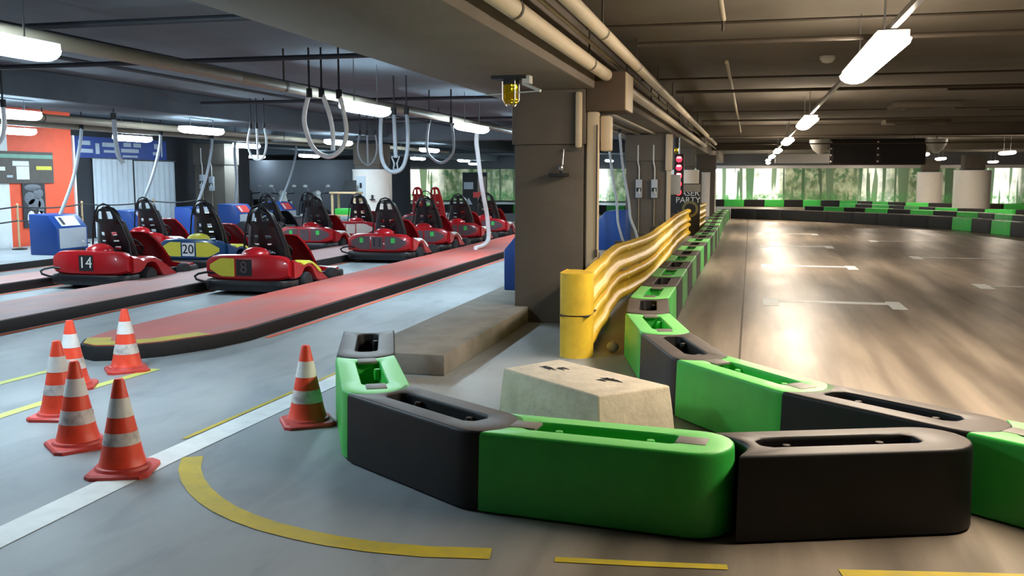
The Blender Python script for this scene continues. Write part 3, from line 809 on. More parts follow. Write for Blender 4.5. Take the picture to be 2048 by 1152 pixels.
def kart(x, y, label, body='kart_red', plate='dark', number=None, numcol='text_white', left=None, right=None, side='decal_white', fairing='kart_red', seat='seat_black', rz=0.0, group='rental karts parked in the bays', two=False, slash=False):
    r = empty('go_kart', (x, y, 0), rz)
    km('bump', f_bumper, 'bumper', 'kart_black', r); km('pan', f_pan, 'floor_pan', 'kart_black', r)
    rc = km('rear', f_rear, 'rear_cover', body, r); km('hump', f_hump, 'fuel_cap_cover', body if body != 'kart_blue' else 'decal_yellow', r)
    for sx in (-1, 1):
        so = km('side%d' % sx, f_side(sx), 'side_pod', body, r)
        if side: km('acc%d' % sx, f_side_accent(sx), 'side_stripe', side, so)
    if left: km('dl', f_decal(-.90, -.24, .25, .49, 1), 'left_sticker', left, rc)
    if right: km('dr', f_decal(.24, .90, .25, .49, -1), 'right_sticker', right, rc)
    if slash:
        km('sl', f_decal(-.58, -.46, .37, .46, 0, .003), 'green_slash', 'decal_green', rc); km('sr', f_decal(.44, .56, .37, .46, 0, .003), 'green_slash', 'decal_green', rc)
    p = km('plate', f_decal(-.19, .19, .26, .48), 'number_plate', plate, rc)
    if number: text('number', number, 0.22, numcol, p, (0, 0.02, 0.37), FACE_Y)
    km('fair', f_fairing, 'steering_fairing', fairing, r); km('nose', f_nose, 'nose_cone', body, r)
    for sx in (-1, 1):
        for yy, rad, wd, nm in ((0.60, .14, .19, 'rear'), (1.52, .128, .12, 'front')):
            wq = km('w' + nm, f_wheel(rad, wd), 'wheel', 'tyre', r); wq.location = (sx * (.555 if nm == 'rear' else .56), yy, rad)
            km('h' + nm, f_hub(rad, wd), 'hub', 'aluminium', wq)
    km('steer', f_steer, 'steering_wheel', 'kart_black', r); km('eng', f_engine, 'engine', 'steel', r); km('hoop', f_hoop, 'bumper_hoop', 'kart_black', r)
    fr = km('frame', f_frame, 'seat_frame', 'kart_black', r); fr.location = (0, .165, 0); fr.scale = (1.08, 1, 1.08); km('ped', f_pedals, 'pedals', 'steel', r)
    for dx in ((-.27, .27) if two else (0,)):
        if seat not in SEATS:
            me = SEAT.copy(); me.materials.append(M[seat]); SEATS[seat] = me
        s = bpy.data.objects.new('seat', SEATS[seat]); COL.objects.link(s); s.parent = r; s.location = (dx, 0.16, 0.0); s.scale = (1.08, 1.0, 1.08)
        if two: s.scale = (0.8, 1, 1.22)
    tag(r, label, 'kart', group)
    return r
kart(-8.96, 11.35, 'red kart with black plate 14 in the second bay, closest to the orange wall', number='14', side=None)
kart(-9.02, 13.95, 'blue kart with yellow stickers and white plate 20', body='kart_blue', plate='label_white', number='20', numcol='text_dark', left='decal_yellow', right='decal_yellow', side='decal_yellow')
kart(-6.46, 11.25, 'red kart with one yellow sticker and yellow side stripe, at the front of its bay', number='8', numcol='decal_grey', left='decal_yellow', side='decal_yellow')
kart(-6.58, 16.2, 'red kart with grey and green stickers in the middle of the near bay', plate='decal_grey', number='11', numcol='text_dark', left='decal_grey', right='decal_grey', slash=True)
kart(-6.56, 18.35, 'red kart just behind the one with grey stickers in the near bay', plate='decal_grey', left='decal_grey', right='decal_grey', slash=True)
kart(-6.56, 20.7, 'red kart fourth in line along the near bay', plate='decal_grey', left='decal_grey', right='decal_grey', slash=True)
kart(-6.56, 23.1, 'red kart farthest along the near bay, next to the pillar', plate='decal_grey', left='decal_grey', right='decal_grey', slash=True)
kart(-9.02, 18.2, 'red kart with green stickers third in line in the second bay', plate='decal_grey', left='decal_grey', right='decal_grey', slash=True)
kart(-9.02, 20.6, 'red and white kart fourth in line in the second bay', plate='decal_white', left='decal_white', right='decal_white')
kart(-9.05, 25.6, 'kart with a tall pair of red seats at the back of the second bay', seat='kart_red', two=True, plate='decal_grey', left='decal_grey', right='decal_white')
kart(-11.3, 15.6, 'dark seated kart in the bay beside the blue cabinets, behind the one numbered 14', left='decal_white', right='decal_white', plate='decal_white')
kart(-11.3, 20.4, 'black kart beside the blue cabinets, half hidden behind the blue kart', body='kart_black', fairing='kart_black', side=None, plate='decal_grey')
kart(-11.45, 22.9, 'black kart in front of the parked scooters', body='kart_black', fairing='kart_black', side=None, plate='decal_grey')

# ------------------------------------------------------------------ blue cabinets
def cabinet(x, y, z, label, sticker='label_white', mirror=False):
    r = empty('blue_cabinet', (x, y, z), PI if mirror else 0)
    prof = [(-.30, 0), (.30, 0), (.30, .50), (.10, .74), (-.30, .76)]
    MB().prism_y(prof, -.42, .42).build('body', 'blue', r, bevel=0.012)
    MB().box(.295, .315, -.37, .37, .12, .49).build('front_panel', 'grey_panel', r, bevel=0.006)
    MB().box(.296, .312, -.30, .30, .02, .09).build('kick_vent', 'dark', r)
    st = MB().add([(.28, -.26, .535), (.28, .26, .535), (.13, .26, .715), (.13, -.26, .715)], [(0, 1, 2, 3)]).build('sticker', sticker, r, smooth=0)
    MB().add([(.262, -.20, .561), (.262, -.12, .561), (.152, -.12, .693), (.152, -.20, .693)], [(0, 1, 2, 3)]).build('sticker_mark', 'text_dark' if sticker == 'label_white' else 'label_white', st, smooth=0)
    MB().ball((.318, .26, .22), .014, .03, .02, 8, 5).build('knob', 'label_white', r)
    tag(r, label, 'cabinet', 'blue extraction cabinets')
    return r
cabinet(-12.72, 15.45, .12, 'blue cabinet with a white sticker in front of the orange wall')
cabinet(-12.72, 17.85, .12, 'blue cabinet with a pale sticker in front of the white curtain', 'grey_panel')
cabinet(-12.72, 20.1, .12, 'blue cabinet beside the kart seat with slots, partly hidden by it', 'grey_panel')
cabinet(-13.1, 22.6, .12, 'blue cabinet with a red sticker next to the electrical pillar', 'label_red')
cabinet(-13.2, 25.2, .12, 'blue cabinet with a red sticker in front of the scooters', 'label_red')
cabinet(-2.62, 11.75, .17, 'blue cabinet mostly hidden behind the wide pillar', mirror=True)
cabinet(-2.58, 18.6, .17, 'blue cabinet between the two pillars behind the guard rail', mirror=True)

# ------------------------------------------------------------------ ceiling lights
def light_fix(x, y, z, ln, wd, m, label, group):
    r = empty('ceiling_light', (x, y, z))
    n = 7; h = ln / 2; w2 = wd / 2
    pts = [(w2 * math.cos(PI + PI * k / n), 0.075 * math.sin(PI + PI * k / n)) for k in range(n + 1)]
    rings = []
    for yy, s in ((-h, .55), (-h + .05, .9), (-h + .12, 1), (h - .12, 1), (h - .05, .9), (h, .55)):
        rings.append([(px * s, yy, pz * s) for px, pz in pts])
    MB().loft(rings).build('diffuser', m, r, smooth=60)
    MB().box(-w2 * .8, w2 * .8, -h + .04, h - .04, 0.002, 0.05).build('housing', 'housing', r)
    for yy in (-h * .6, h * .6): MB().tube([(0, yy, .05), (0, yy, 3.0 - z)], .008, 5).build('hanger', 'steel', r)
    tag(r, label, 'ceiling light', group)
for i, y in enumerate((8.35, 17.3, 26.0, 35.0, 44.0, 53.0)):
    light_fix(0.92, y, 2.5, 2.5 if i else 2.7, .26, 'warm_tube', 'warm fluorescent ceiling light over the track, %s in its long row' % ORD[i], 'warm lights over the track')
for i, (x, y) in enumerate(((8.3, 46.5), (8.6, 36.3), (12.6, 56), (13.5, 48.5), (6.5, 57.0), (13.2, 30), (9.2, 18), (1.65, 5.2), (1.0, 57.5), (6.2, 38.2), (5.4, 47.2))):  # includes unseen lights added to brighten the barriers, wraps and mural
    light_fix(x, y, 2.42, 2.2 if y == 5.2 else 1.5, .26, 'warm_tube', ['warm ceiling light just above the smaller wrapped cylinder', 'warm ceiling light beside the larger wrapped cylinder', 'small far warm ceiling light before the mural beyond the cylinders',
              'warm ceiling light at the picture edge above the mural', 'tiny warm light under the scoreboard in front of the mural', 'warm ceiling light outside the picture beside the far bend', 'warm ceiling light outside the picture beside the straight',
              'unseen warm ceiling light added outside the picture to light the barriers', 'tiny warm light at the far end of the long row', 'warm ceiling light added out of sight behind the scoreboard', 'warm ceiling light added out of sight far behind the scoreboard'][i], 'warm lights over the side of the track')
cool = [(-4.75, 5.15, 1.3, 'cool white ceiling light at the picture corner above the cones'), (-4.72, 11.35, 1.25, 'cool white ceiling light beside the big looped hose'), (-4.72, 16.1, 1.5, 'cool white ceiling light above the thick white hose'),
        (-9.75, 10.9, 1.3, 'cool white ceiling light at the picture edge above the orange wall sign'), (-9.75, 15.7, 1.25, 'cool white ceiling light over the blue kart'), (-9.8, 21.8, 1.3, 'cool white ceiling light seen through the big looped hose'),
        (-13.2, 14.9, 1.2, 'cool white ceiling light in front of the orange wall top'), (-13.2, 18.5, 1.2, 'cool white ceiling light in front of the blue banner'), (-13.2, 23.4, 1.2, 'cool white ceiling light beside the electrical pillar'),
        (-4.72, 22.0, 1.4, 'cool white ceiling light hidden behind the wide pillar'), (-4.72, 28.0, 1.4, 'cool white ceiling light far along the near bay'), (-9.75, 28.5, 1.4, 'cool white ceiling light above the white wrapped cylinder'),
        (-14.4, 40.5, 1.5, 'cool white ceiling light in front of the far mural, left of the pair'), (-14.0, 46.2, 1.5, 'cool white ceiling light in front of the far mural, right of the pair'), (-6.9, 48.0, 1.5, 'cool white ceiling light seen between the two pillars'),
        (-19.5, 35.2, 1.4, 'cool white ceiling light before the dark partition wall'), (-16.8, 34.6, 1.5, 'bright cool ceiling light above the wooden stand'), (-9.75, 4.5, 1.3, 'cool white ceiling light outside the picture over the second bay'),
        (-9.5, 56.5, 1.5, 'cool light close to the far mural'), (-16.5, 56.5, 1.5, 'cool light at the far end of the mural'), (-4.0, 57, 1.5, 'cool light before the mural beside the track')]
for x, y, ln, l in cool:
    light_fix(x, y, 2.42, ln, .26, 'cool_tube', l, 'cool lights over the pits')
# light track between the warm fixtures
tr = MB().box(.90, .94, 1.0, 58, 2.56, 2.60).build('light_track', 'steel', smooth=0); tag(tr, 'thin metal rail that links the warm ceiling lights over the track', 'rail')

# ------------------------------------------------------------------ pipes
def pipe(name, x, z, r, y0, y1, m, label, joint=1.45, cat='pipe', hang=True):
    o = empty(name, (x, y0, z))
    y = y0; k = 0
    while y < y1 - 0.01:
        ye = min(y + joint, y1)
        MB().lathe([(r * .96, 0), (r, .012), (r, ye - y - .012), (r * .96, ye - y)], 16, (0, y - y0, 0), axis='y').build('pipe_section', m, o)
        y = ye; k += 1
    if hang:
        mb = MB(); y = y0 + 1.0
        while y < y1:
            mb2 = MB().tube([(0, y - y0, r), (0, y - y0, 3.0 - z)], .011, 5)
            mb2.lathe([(r + .008, -.018), (r + .008, .018)], 16, (0, y - y0, 0), axis='y', cap=False)
            mb2.build('hanger', 'conduit', o)
            y += joint * 2
    tag(o, label, cat)
    return o
pipe('insulated_pipe', -1.46, 2.60, .062, 2.0, 9.88, 'pipe_white', 'thick pale insulated pipe hung close beside the wide beam, up to the corbel box', 1.45)
pipe('insulated_pipe', -1.46, 2.60, .062, 10.54, 32, 'pipe_white', 'thick pale insulated pipe beside the wide beam beyond the corbel box', 1.45)
pipe('insulated_pipe', -1.19, 2.72, .052, 2.0, 34, 'pipe_white', 'slimmer pale sectioned pipe farther from the beam', 1.2)
pipe('drain_pipe', -1.40, 2.74, .018, 2.0, 40, 'conduit_light', 'thin bright conduit tucked above the insulated pipes', 6)
pipe('exhaust_pipe', -5.15, 2.58, .06, 1.0, 30, 'pipe_pit', 'beige exhaust pipe under the pit ceiling that the looped hoses hang from', 4)
pipe('exhaust_pipe', -10.9, 2.50, .06, 4.0, 34, 'pipe_pit', 'grey exhaust pipe above the second row of karts', 4)
pipe('exhaust_pipe', -12.9, 2.55, .06, 4.0, 34, 'pipe_pit', 'exhaust pipe above the blue cabinets', 4)
for i, (x, z) in enumerate(((-3.3, 2.85), (-3.75, 2.9), (-6.3, 2.88), (-7.6, 2.9))):
    pipe('conduit', x, z, .022, 2.0, 34, 'conduit_pit', 'dark thin conduit under the pit ceiling, %s out from the wide beam' % ORD[i], 8, 'conduit')
def cross(y, z, x0, x1, r, m, label):
    o = MB().lathe([(r, 0), (r, x1 - x0)], 10, (0, 0, 0), axis='x').build('cross_conduit', m); o.location = (x0, y, z); tag(o, label, 'conduit')
for i, (y, z) in enumerate(((8.6, 2.72), (13.2, 2.7), (20.3, 2.72), (27.3, 2.68), (34, 2.7))):
    cross(y, z, -1.0, 24, .022, 'conduit', 'thin conduit crossing the track ceiling, %s from the camera' % ORD[i])
    cross(y + .25, z + .2, -1.5, 24, .014, 'conduit', 'hairline cable crossing the track ceiling, %s from the camera' % ORD[i])
for i, (y, z) in enumerate(((6.9, 2.8), (9.3, 2.8), (14.5, 2.8), (19.5, 2.8))):
    cross(y, z, -9.0, -2.9, .028, 'conduit_pit', 'dark conduit crossing the pit ceiling, %s from the camera' % ORD[i])
for i, (x, y0, y1) in enumerate(((-0.24, 5.6, 7.9), (-0.28, 10.8, 27.0))):
    pipe('sprinkler_pipe', x, 2.80, .022, y0, y1, 'conduit_light', ['short sprinkler branch pipe ending in the air above the track', 'long sprinkler branch pipe over the barrier row'][i], 9, 'pipe', hang=False)
    MB().tube([(x, y1 - .04, 2.80), (x, y1 - .04, 2.70)], .014, 6).build('sprinkler_head', 'conduit', [o for o in bpy.data.objects if o.name.startswith('sprinkler_pipe')][-1], loc=(-x, -y0, -2.80))
# small detector on the track ceiling
dt = MB().lathe([(.09, 0), (.09, -.03), (.06, -.07), (.02, -.08)], 16, (0, 0, 0)).build('smoke_detector', 'housing'); dt.location = (0.86, 12.2, 3.0); tag(dt, 'small round white detector on the track ceiling', 'detector')
# ceiling vents
for i, (x, y, wx, wy) in enumerate(((2.6, 19.5, 1.2, .9), (3.2, 25.2, 1.5, .9))):
    r = empty('ceiling_vent', (x, y, 2.88)); MB().box(0, wx, 0, wy, 0, .12).build('duct_box', 'ceiling', r, bevel=.03)
    MB().box(.25, wx - .45, .2, wy - .3, -.02, 0).build('grille', 'conduit', r)
    tag(r, ['square ventilation box on the track ceiling, the nearer of two', 'square ventilation box on the track ceiling, the farther of two'][i], 'vent')
# corbel box beside the pillar
cbx = empty('concrete_corbel', (-1.67, 9.9, 2.24)); cbx['kind'] = 'structure'; cbx['label'] = 'brown concrete corbel box under the insulated pipes beside the pillar'
MB().box(0, .40, 0, .62, 0, .40).build('body', 'bracket_dark', cbx, bevel=.008)
MB().box(.398, .412, .02, .60, .01, .39).build('side_plate', 'pipe_beige', cbx, bevel=.004)  # pale skin paints in the light on the corbel's track side
# ducts and drain pipe on the pillar
for (nm, x0, x1, y0, y1, z0, z1, m, l) in (
        ('downpipe', -1.67, -1.545, 9.93, 10.05, 0.05, 2.24, 'pipe_beige', 'beige downpipe running down the wide pillar'),
        ('cable_duct', -1.535, -1.43, 10.0, 10.2, 1.83, 2.20, 'pipe_beige', 'short beige duct box on the side of the wide pillar')):
    o = MB().box(0, x1 - x0, 0, y1 - y0, 0, z1 - z0).build(nm, m, bevel=.02); o.location = (x0, y0, z0); tag(o, l, 'duct')
o = MB().tube([(0, 0, 0), (0, 0, 1.25), (0, -.005, 1.3)], .009, 6).box(-.014, .014, -.014, .014, -.08, 0).build('chain_cord', 'conduit'); o.location = (-1.555, 9.91, .80); tag(o, 'dark pull cord hanging down the beige downpipe', 'cord')
o = MB().box(0, .07, 0, .06, 0, .58).build('cable_duct', 'pipe_beige', bevel=.025); o.location = (-1.775, 9.83, 1.86); tag(o, 'rounded beige cable duct on the upper corner of the wide pillar', 'duct')
# small lamp / camera arm on the pillar
r = empty('wall_camera', (-1.90, 9.88, 1.84)); MB().tube([(.16, 0, 0), (.0, 0, .01), (-.01, -.02, -.16)], .008, 6).build('arm', 'steel', r)
MB().ball((-.02, -.04, -.19), .028, .028, .05, 10, 6).build('joint', 'steel', r); MB().box(-.14, .06, -.13, .0, -.28, -.24).build('head', 'dark', r, bevel=.01)
tag(r, 'small dark camera on a bent chrome arm on the wide pillar', 'camera')
# amber beacon under the beam
r = empty('warning_beacon', (-2.14, 8.55, 2.47))
MB().box(-.16, .16, -.10, .10, -.03, 0).build('mounting_plate', 'dark', r); MB().box(.12, .19, -.06, .06, -.07, 0).build('terminal_box', 'housing', r)
MB().lathe([(.075, -.03), (.08, -.06), (.07, -.075)], 16).build('cap', 'dark', r)
MB().lathe([(.062, -.072), (.066, -.10), (.066, -.20), (.075, -.215), (.06, -.25), (.02, -.262)], 16).build('amber_lens', 'amber', r)
mb = MB()
for k in range(4):
    a = k * PI / 2 + .7; mb.tube([(.085 * math.cos(a), .085 * math.sin(a), -.05), (.085 * math.cos(a), .085 * math.sin(a), -.21), (.04 * math.cos(a), .04 * math.sin(a), -.27)], .007, 5)
mb.build('guard_cage', 'steel', r)
MB().tube([(.12, -.02, -.07), (.30, -.10, -.145)], .014, 8).tube([(.30, -.10, -.145), (-.25, .05, -.16)], .006, 5).build('bracket_arm', 'housing', r)
tag(r, 'amber glass warning beacon under the wide beam', 'beacon')
# beam underside conduits between pillars
for i, x in enumerate((-1.95, -2.25, -2.55)):
    o = MB().box(-.03, .03, 0, 9.2, -.03, 0).build('cable_tray', 'conduit_light', smooth=0); o.location = (x, 10.75, 2.468); tag(o, 'pale conduit strip under the wide beam between the pillars, %s from the track' % ORD[i], 'conduit')

# ------------------------------------------------------------------ hoses
def smoothp(pts, n=6):
    P = [Vector(p) for p in pts]; out = []
    for i in range(len(P) - 1):
        p0, p1, p2, p3 = P[max(i - 1, 0)], P[i], P[i + 1], P[min(i + 2, len(P) - 1)]
        for k in range(n):
            t = k / n
            out.append(0.5 * ((2 * p1) + (-p0 + p2) * t + (2 * p0 - 5 * p1 + 4 * p2 - p3) * t * t + (-p0 + 3 * p1 - 3 * p2 + p3) * t ** 3))
    out.append(P[-1]); return out
def hose(parts, m, label, rad=.03, group='exhaust hoses hanging from the pit ceiling'):
    p0 = parts[0][0]; r = empty('exhaust_hose', p0)
    for q in parts:
        MB().tube([v - Vector(p0) for v in smoothp(q)], rad, 8).build('hose_run', m, r, smooth=60)
    for q in parts:
        for e in (q[0], q[-1]):
            if e[2] > 2.2:
                MB().lathe([(rad * 1.3, -.05), (rad * 1.3, .05)], 8, (e[0] - p0[0], e[1] - p0[1], e[2] - p0[2])).build('hose_clamp', 'dark', r)
                if abs(e[0] + 5.15) < .03: continue
                zt = 2.47 if -2.9 < e[0] < -1.6 else (2.62 if -10.6 < e[0] < -9.4 else 3.0)
                MB().lathe([(.012, .04), (.012, zt - e[2])], 8, (e[0] - p0[0], e[1] - p0[1], e[2] - p0[2])).build('drop_pipe', 'conduit_pit', r)
    tag(r, label, 'hose', group)
hose([[(-4.84, 10.0, 2.50), (-4.90, 10.0, 2.30), (-4.90, 10.0, 2.12), (-4.80, 10.0, 1.88), (-4.62, 10.0, 1.79), (-4.46, 10.0, 1.88), (-4.40, 10.0, 2.06), (-4.43, 10.0, 2.30), (-4.48, 10.0, 2.48)],
      [(-4.70, 10.02, 2.50), (-4.62, 10.02, 2.30), (-4.575, 10.02, 2.08), (-4.575, 10.02, 1.86)]], 'hose', 'big white looped hose hanging in front of the pits', .027)
hose([[(-5.17, 13, 2.50), (-5.19, 13, 2.2), (-5.18, 13, 1.85), (-5.10, 13, 1.68), (-4.98, 13, 1.635), (-4.86, 13, 1.70), (-4.79, 13, 1.9), (-4.77, 13, 2.2), (-4.79, 13, 2.50)], [(-4.98, 13, 2.50), (-4.97, 13, 2.1), (-4.96, 13, 1.84)]], 'hose_grey', 'grey looped hose with a triangular grip under the light', .03)
mb = MB().tube([(-.06, 0, .12), (.06, 0, .12), (.02, 0, .02), (.035, 0, -.06), (-.035, 0, -.06), (-.02, 0, .02)], .014, 6, closed=True); o = mb.build('hose_grip', 'hose_grey'); o.location = (-4.965, 13, 1.735); tag(o, 'triangular grey hose nozzle hanging inside the grey loop', 'nozzle')
hose([[(-5.15, 17.9, 2.46), (-5.18, 17.95, 2.25), (-5.18, 18.05, 2.0), (-5.19, 18.35, 1.4), (-5.2, 18.75, .85), (-5.2, 18.85, .6), (-5.2, 18.88, .30), (-5.22, 18.55, .19), (-5.25, 18.1, .17)]], 'hose', 'thick white hose reaching down to the red pit island', .045)
hose([[(-5.2, 15.2, 2.5), (-5.24, 15.2, 2.2), (-5.22, 15.2, 1.95), (-5.0, 15.2, 1.8), (-4.8, 15.2, 1.95), (-4.78, 15.2, 2.2), (-4.82, 15.2, 2.5)]], 'hose_grey', 'thin grey loop hanging behind the grey looped hose', .022)
hose([[(-8.93, 16, 2.5), (-9.00, 16, 2.2), (-8.93, 16, 1.95), (-8.80, 16, 1.88), (-8.68, 16, 1.95), (-8.62, 16, 2.2), (-8.66, 16, 2.5)], [(-8.81, 16, 2.5), (-8.80, 16, 1.9)]], 'hose', 'small white loop hanging near the pillar with switch boxes', .02)
hose([[(-8.05, 19, 2.5), (-8.11, 19, 2.2), (-8.05, 19, 1.95), (-7.88, 19, 1.82), (-7.73, 19, 1.95), (-7.67, 19, 2.2), (-7.71, 19, 2.5)], [(-7.89, 19, 2.5), (-7.88, 19, 1.85)]], 'hose_grey', 'small grey loop hanging above the wooden stand', .02)
for x, y, ty, l in ((-12.72, 15.5, 16.3, 'slanting hose into the cabinet with the white sticker'), (-12.72, 17.9, 18.9, 'slanting hose into the cabinet before the white curtain'), (-12.72, 20.1, 21.0, 'slanting hose into the half hidden cabinet'),
                    (-13.1, 22.55, 22.75, 'slanting hose into the cabinet beside the electrical pillar'), (-13.2, 25.2, 26.4, 'slanting hose into the cabinet in front of the scooters')):
    hose([[(x - .05, ty, 2.55), (x - .03, ty - .1, 2.2), (x, (y + ty) / 2, 1.5), (x, y, .85)]], 'hose_grey', l, .035)
hose([[(-9.3, 10.4, 2.5), (-9.3, 10.4, 2.2), (-9.35, 10.35, 2.0), (-9.6, 10.25, 1.75)]], 'hose', 'white hose curling out of the picture under the light at the edge', .03)
hose([[(-9.6, 13.0, 2.5), (-9.58, 13, 2.1), (-9.55, 13, 1.9), (-9.5, 13.05, 1.78)]], 'hose_grey', 'short grey hose end dangling before the curtain', .035)
hose([[(-2.66, 18.3, 2.44), (-2.58, 18.2, 1.8), (-2.45, 18.1, 1.1), (-2.42, 18.05, .75), (-2.36, 18.05, .5), (-2.30, 18.1, .3)]], 'hose_grey', 'nearer of two thin hoses slanting down between the pillars', .026)
hose([[(-2.44, 18.3, 2.44), (-2.36, 18.2, 1.8), (-2.22, 18.1, 1.1), (-2.18, 18.05, .8), (-2.08, 18.05, .55), (-2.02, 18.1, .3)]], 'hose_grey', 'farther of two thin hoses slanting down between the pillars', .026)
hose([[(-2.86, 18.0, 1.3), (-2.82, 18.0, .95), (-2.80, 18.0, .5), (-2.80, 18.0, .2)]], 'hose_grey', 'short hose standing against the cabinet between the pillars', .022)

# ------------------------------------------------------------------ switch boxes on pillars
def switch_box(x, y, z, label):
    r = empty('switch_box', (x, y, z)); MB().box(-.065, .065, -.09, 0, -.19, .19).build('case', 'grey_panel', r, bevel=.012)
    MB().box(-.05, .05, -.1, -.085, -.06, .02).build('window', 'dark', r); MB().box(.0, .03, -.115, -.095, -.1, .0).build('lever', 'housing', r)
    MB().tube([(0, -.03, .19), (0, -.03, .42), (-.03, -.02, .55), (-.03, -.02, .9)], .016, 6).build('supply_conduit', 'housing', r); MB().tube([(0, -.03, -.19), (0, -.03, -.9)], .012, 6).build('outlet_conduit', 'conduit_light', r)
    tag(r, label, 'switch box')
switch_box(-2.24, 20.0, 1.33, 'grey switch box on the second pillar, the one closer to the pits')
switch_box(-1.92, 20.0, 1.33, 'grey switch box on the second pillar, the one closer to the track')
switch_box(-14.30, 23.0, 1.45, 'grey switch box on the pillar by the curtain, the outer one')
switch_box(-14.02, 23.0, 1.40, 'grey switch box on the pillar by the curtain, the inner one')
o = MB().box(0, .09, 0, .12, 0, 2.2).build('downpipe', 'pipe_beige', bevel=.02); o.location = (-1.68, 19.95, .05); tag(o, 'beige downpipe on the second pillar', 'duct')
o = MB().box(0, .13, 0, .2, 0, .75).build('cable_duct', 'pipe_beige', bevel=.02); o.location = (-1.70, 19.9, 1.7); tag(o, 'wider beige duct at the top of the second pillar', 'duct')

# ------------------------------------------------------------------ orange wall fittings, recess
r = empty('notice_board', (-14.79, 16.2, 1.44)); MB().box(0, .03, 0, 1.66, 0, .66).build('board', 'sign_brown', r)
MB().box(.03, .04, .02, 1.64, .52, .60).build('green_stripe', 'sign_green', r)
for nm, y0, y1, z0, z1, m in (('paper_strip', .47, .93, .36, .46, 'label_white'), ('paper_sheet', .57, .93, .08, .35, 'label_white'), ('yellow_strip', 1.14, 1.60, .28, .36, 'decal_yellow'), ('paper_scrap', .10, .26, .26, .34, 'label_white'), ('paper_tag', .30, .46, .12, .17, 'grey_panel')):
    MB().box(.031, .036, y0, y1, z0, z1).build(nm, m, r)
tag(r, 'dark notice board with white papers and a yellow strip on the orange wall', 'notice board')
r = empty('poster', (-14.79, 16.92, .5)); MB().box(0, .02, 0, .66, 0, .95).build('sheet', 'poster_dark', r)
for y0, z0, sy, sz, m in ((.2, .62, .16, .14, 'poster_grey'), (.45, .72, .15, .11, 'poster_grey'), (.33, .5, .2, .12, 'poster_grey'), (.52, .45, .1, .18, 'poster_grey'), (.22, .2, .12, .16, 'decal_white'), (.5, .24, .1, .12, 'decal_white'), (.36, .08, .2, .06, 'poster_grey'), (.3, .85, .25, .07, 'poster_grey')):
    MB().lathe([(1, .021), (.92, .025)], 12, (0, 0, 0), axis='x').build('printed_shape', m, r).matrix_local = Matrix.Translation((0, y0, z0)) @ Matrix.Diagonal((1, sy, sz, 1))
tag(r, 'grey and white printed poster below the notice board', 'poster')
r = empty('blue_banner', (-15.15, 18.7, 2.02)); MB().box(0, .03, 0, 3.9, 0, .50).build('cloth', 'banner_blue', r)
for y0, wd_, z0, hh in ((.45, .5, .12, .09), (.45, .42, .30, .10), (1.05, .14, .10, .25), (1.3, .6, .28, .10), (1.35, .5, .14, .06), (2.0, .7, .16, .09), (2.1, .3, .30, .10), (2.5, .3, .30, .10), (2.05, .6, .04, .05), (3.3, .3, .12, .08), (3.36, .22, .28, .13)):
    MB().box(.03, .035, y0, y0 + wd_, z0, z0 + hh).build('printed_mark', 'logo_grey', r)
MB().box(.03, .05, 3.66, 3.68, .08, .48).build('seam', 'label_white', r)
tag(r, 'blue banner with rows of pale printed logos above the white curtain', 'banner')
r = empty('white_curtain', (-15.12, 19.62, .14))
def f_curt(y0, y1, z0, z1):
    v = []; f = []; n = 36
    for k in range(n + 1):
        y = y0 + (y1 - y0) * k / n; x = .018 * math.sin(k * 1.35) + .006 * math.sin(k * 3.1)
        v += [(x, y, z0), (x, y, z1)]
    for k in range(n): f.append((2 * k, 2 * k + 2, 2 * k + 3, 2 * k + 1))
    return MB().add(v, f)
f_curt(0, 1.55, 0, 1.87).build('curtain_panel', 'curtain', r, smooth=60); f_curt(1.57, 3.35, 0, 1.84).build('curtain_panel', 'curtain', r, smooth=60)
MB().tube([(0, -.05, 1.88), (0, 3.4, 1.86)], .015, 6).build('rod', 'steel', r)
tag(r, 'pair of pale white curtain panels hanging in the recess', 'curtain')
# rope barrier
for i, y in enumerate((16.1, 18.0, 20.6, 22.6)):
    r = empty('rope_post', (-14.2, y, .12)); MB().lathe([(.14, 0), (.14, .02), (.03, .04)], 16).build('foot', 'dark', r); MB().lathe([(.02, .03), (.02, .88), (.03, .9), (.01, .93)], 10).build('pole', 'wood', r)
    tag(r, 'thin rope barrier post on the walkway, %s from the camera' % ORD[i], 'post', 'rope barrier posts')
for i, (a, b) in enumerate(((14.0, 16.1), (16.1, 18.0), (18.0, 20.6), (20.6, 22.6))):
    for z, nm in ((.98, 'upper'), (.70, 'lower')):
        if nm == 'lower' and i > 1: continue
        o = MB().tube([(0, (b - a) * k / 8, -.05 * math.sin(PI * k / 8)) for k in range(9)], .016, 6).build('barrier_rope', 'dark'); o.location = (-14.2, a, z)
        tag(o, '%s dark rope of the walkway barrier, %s span from the camera' % (nm, ORD[i]), 'rope', 'ropes of the walkway barrier')

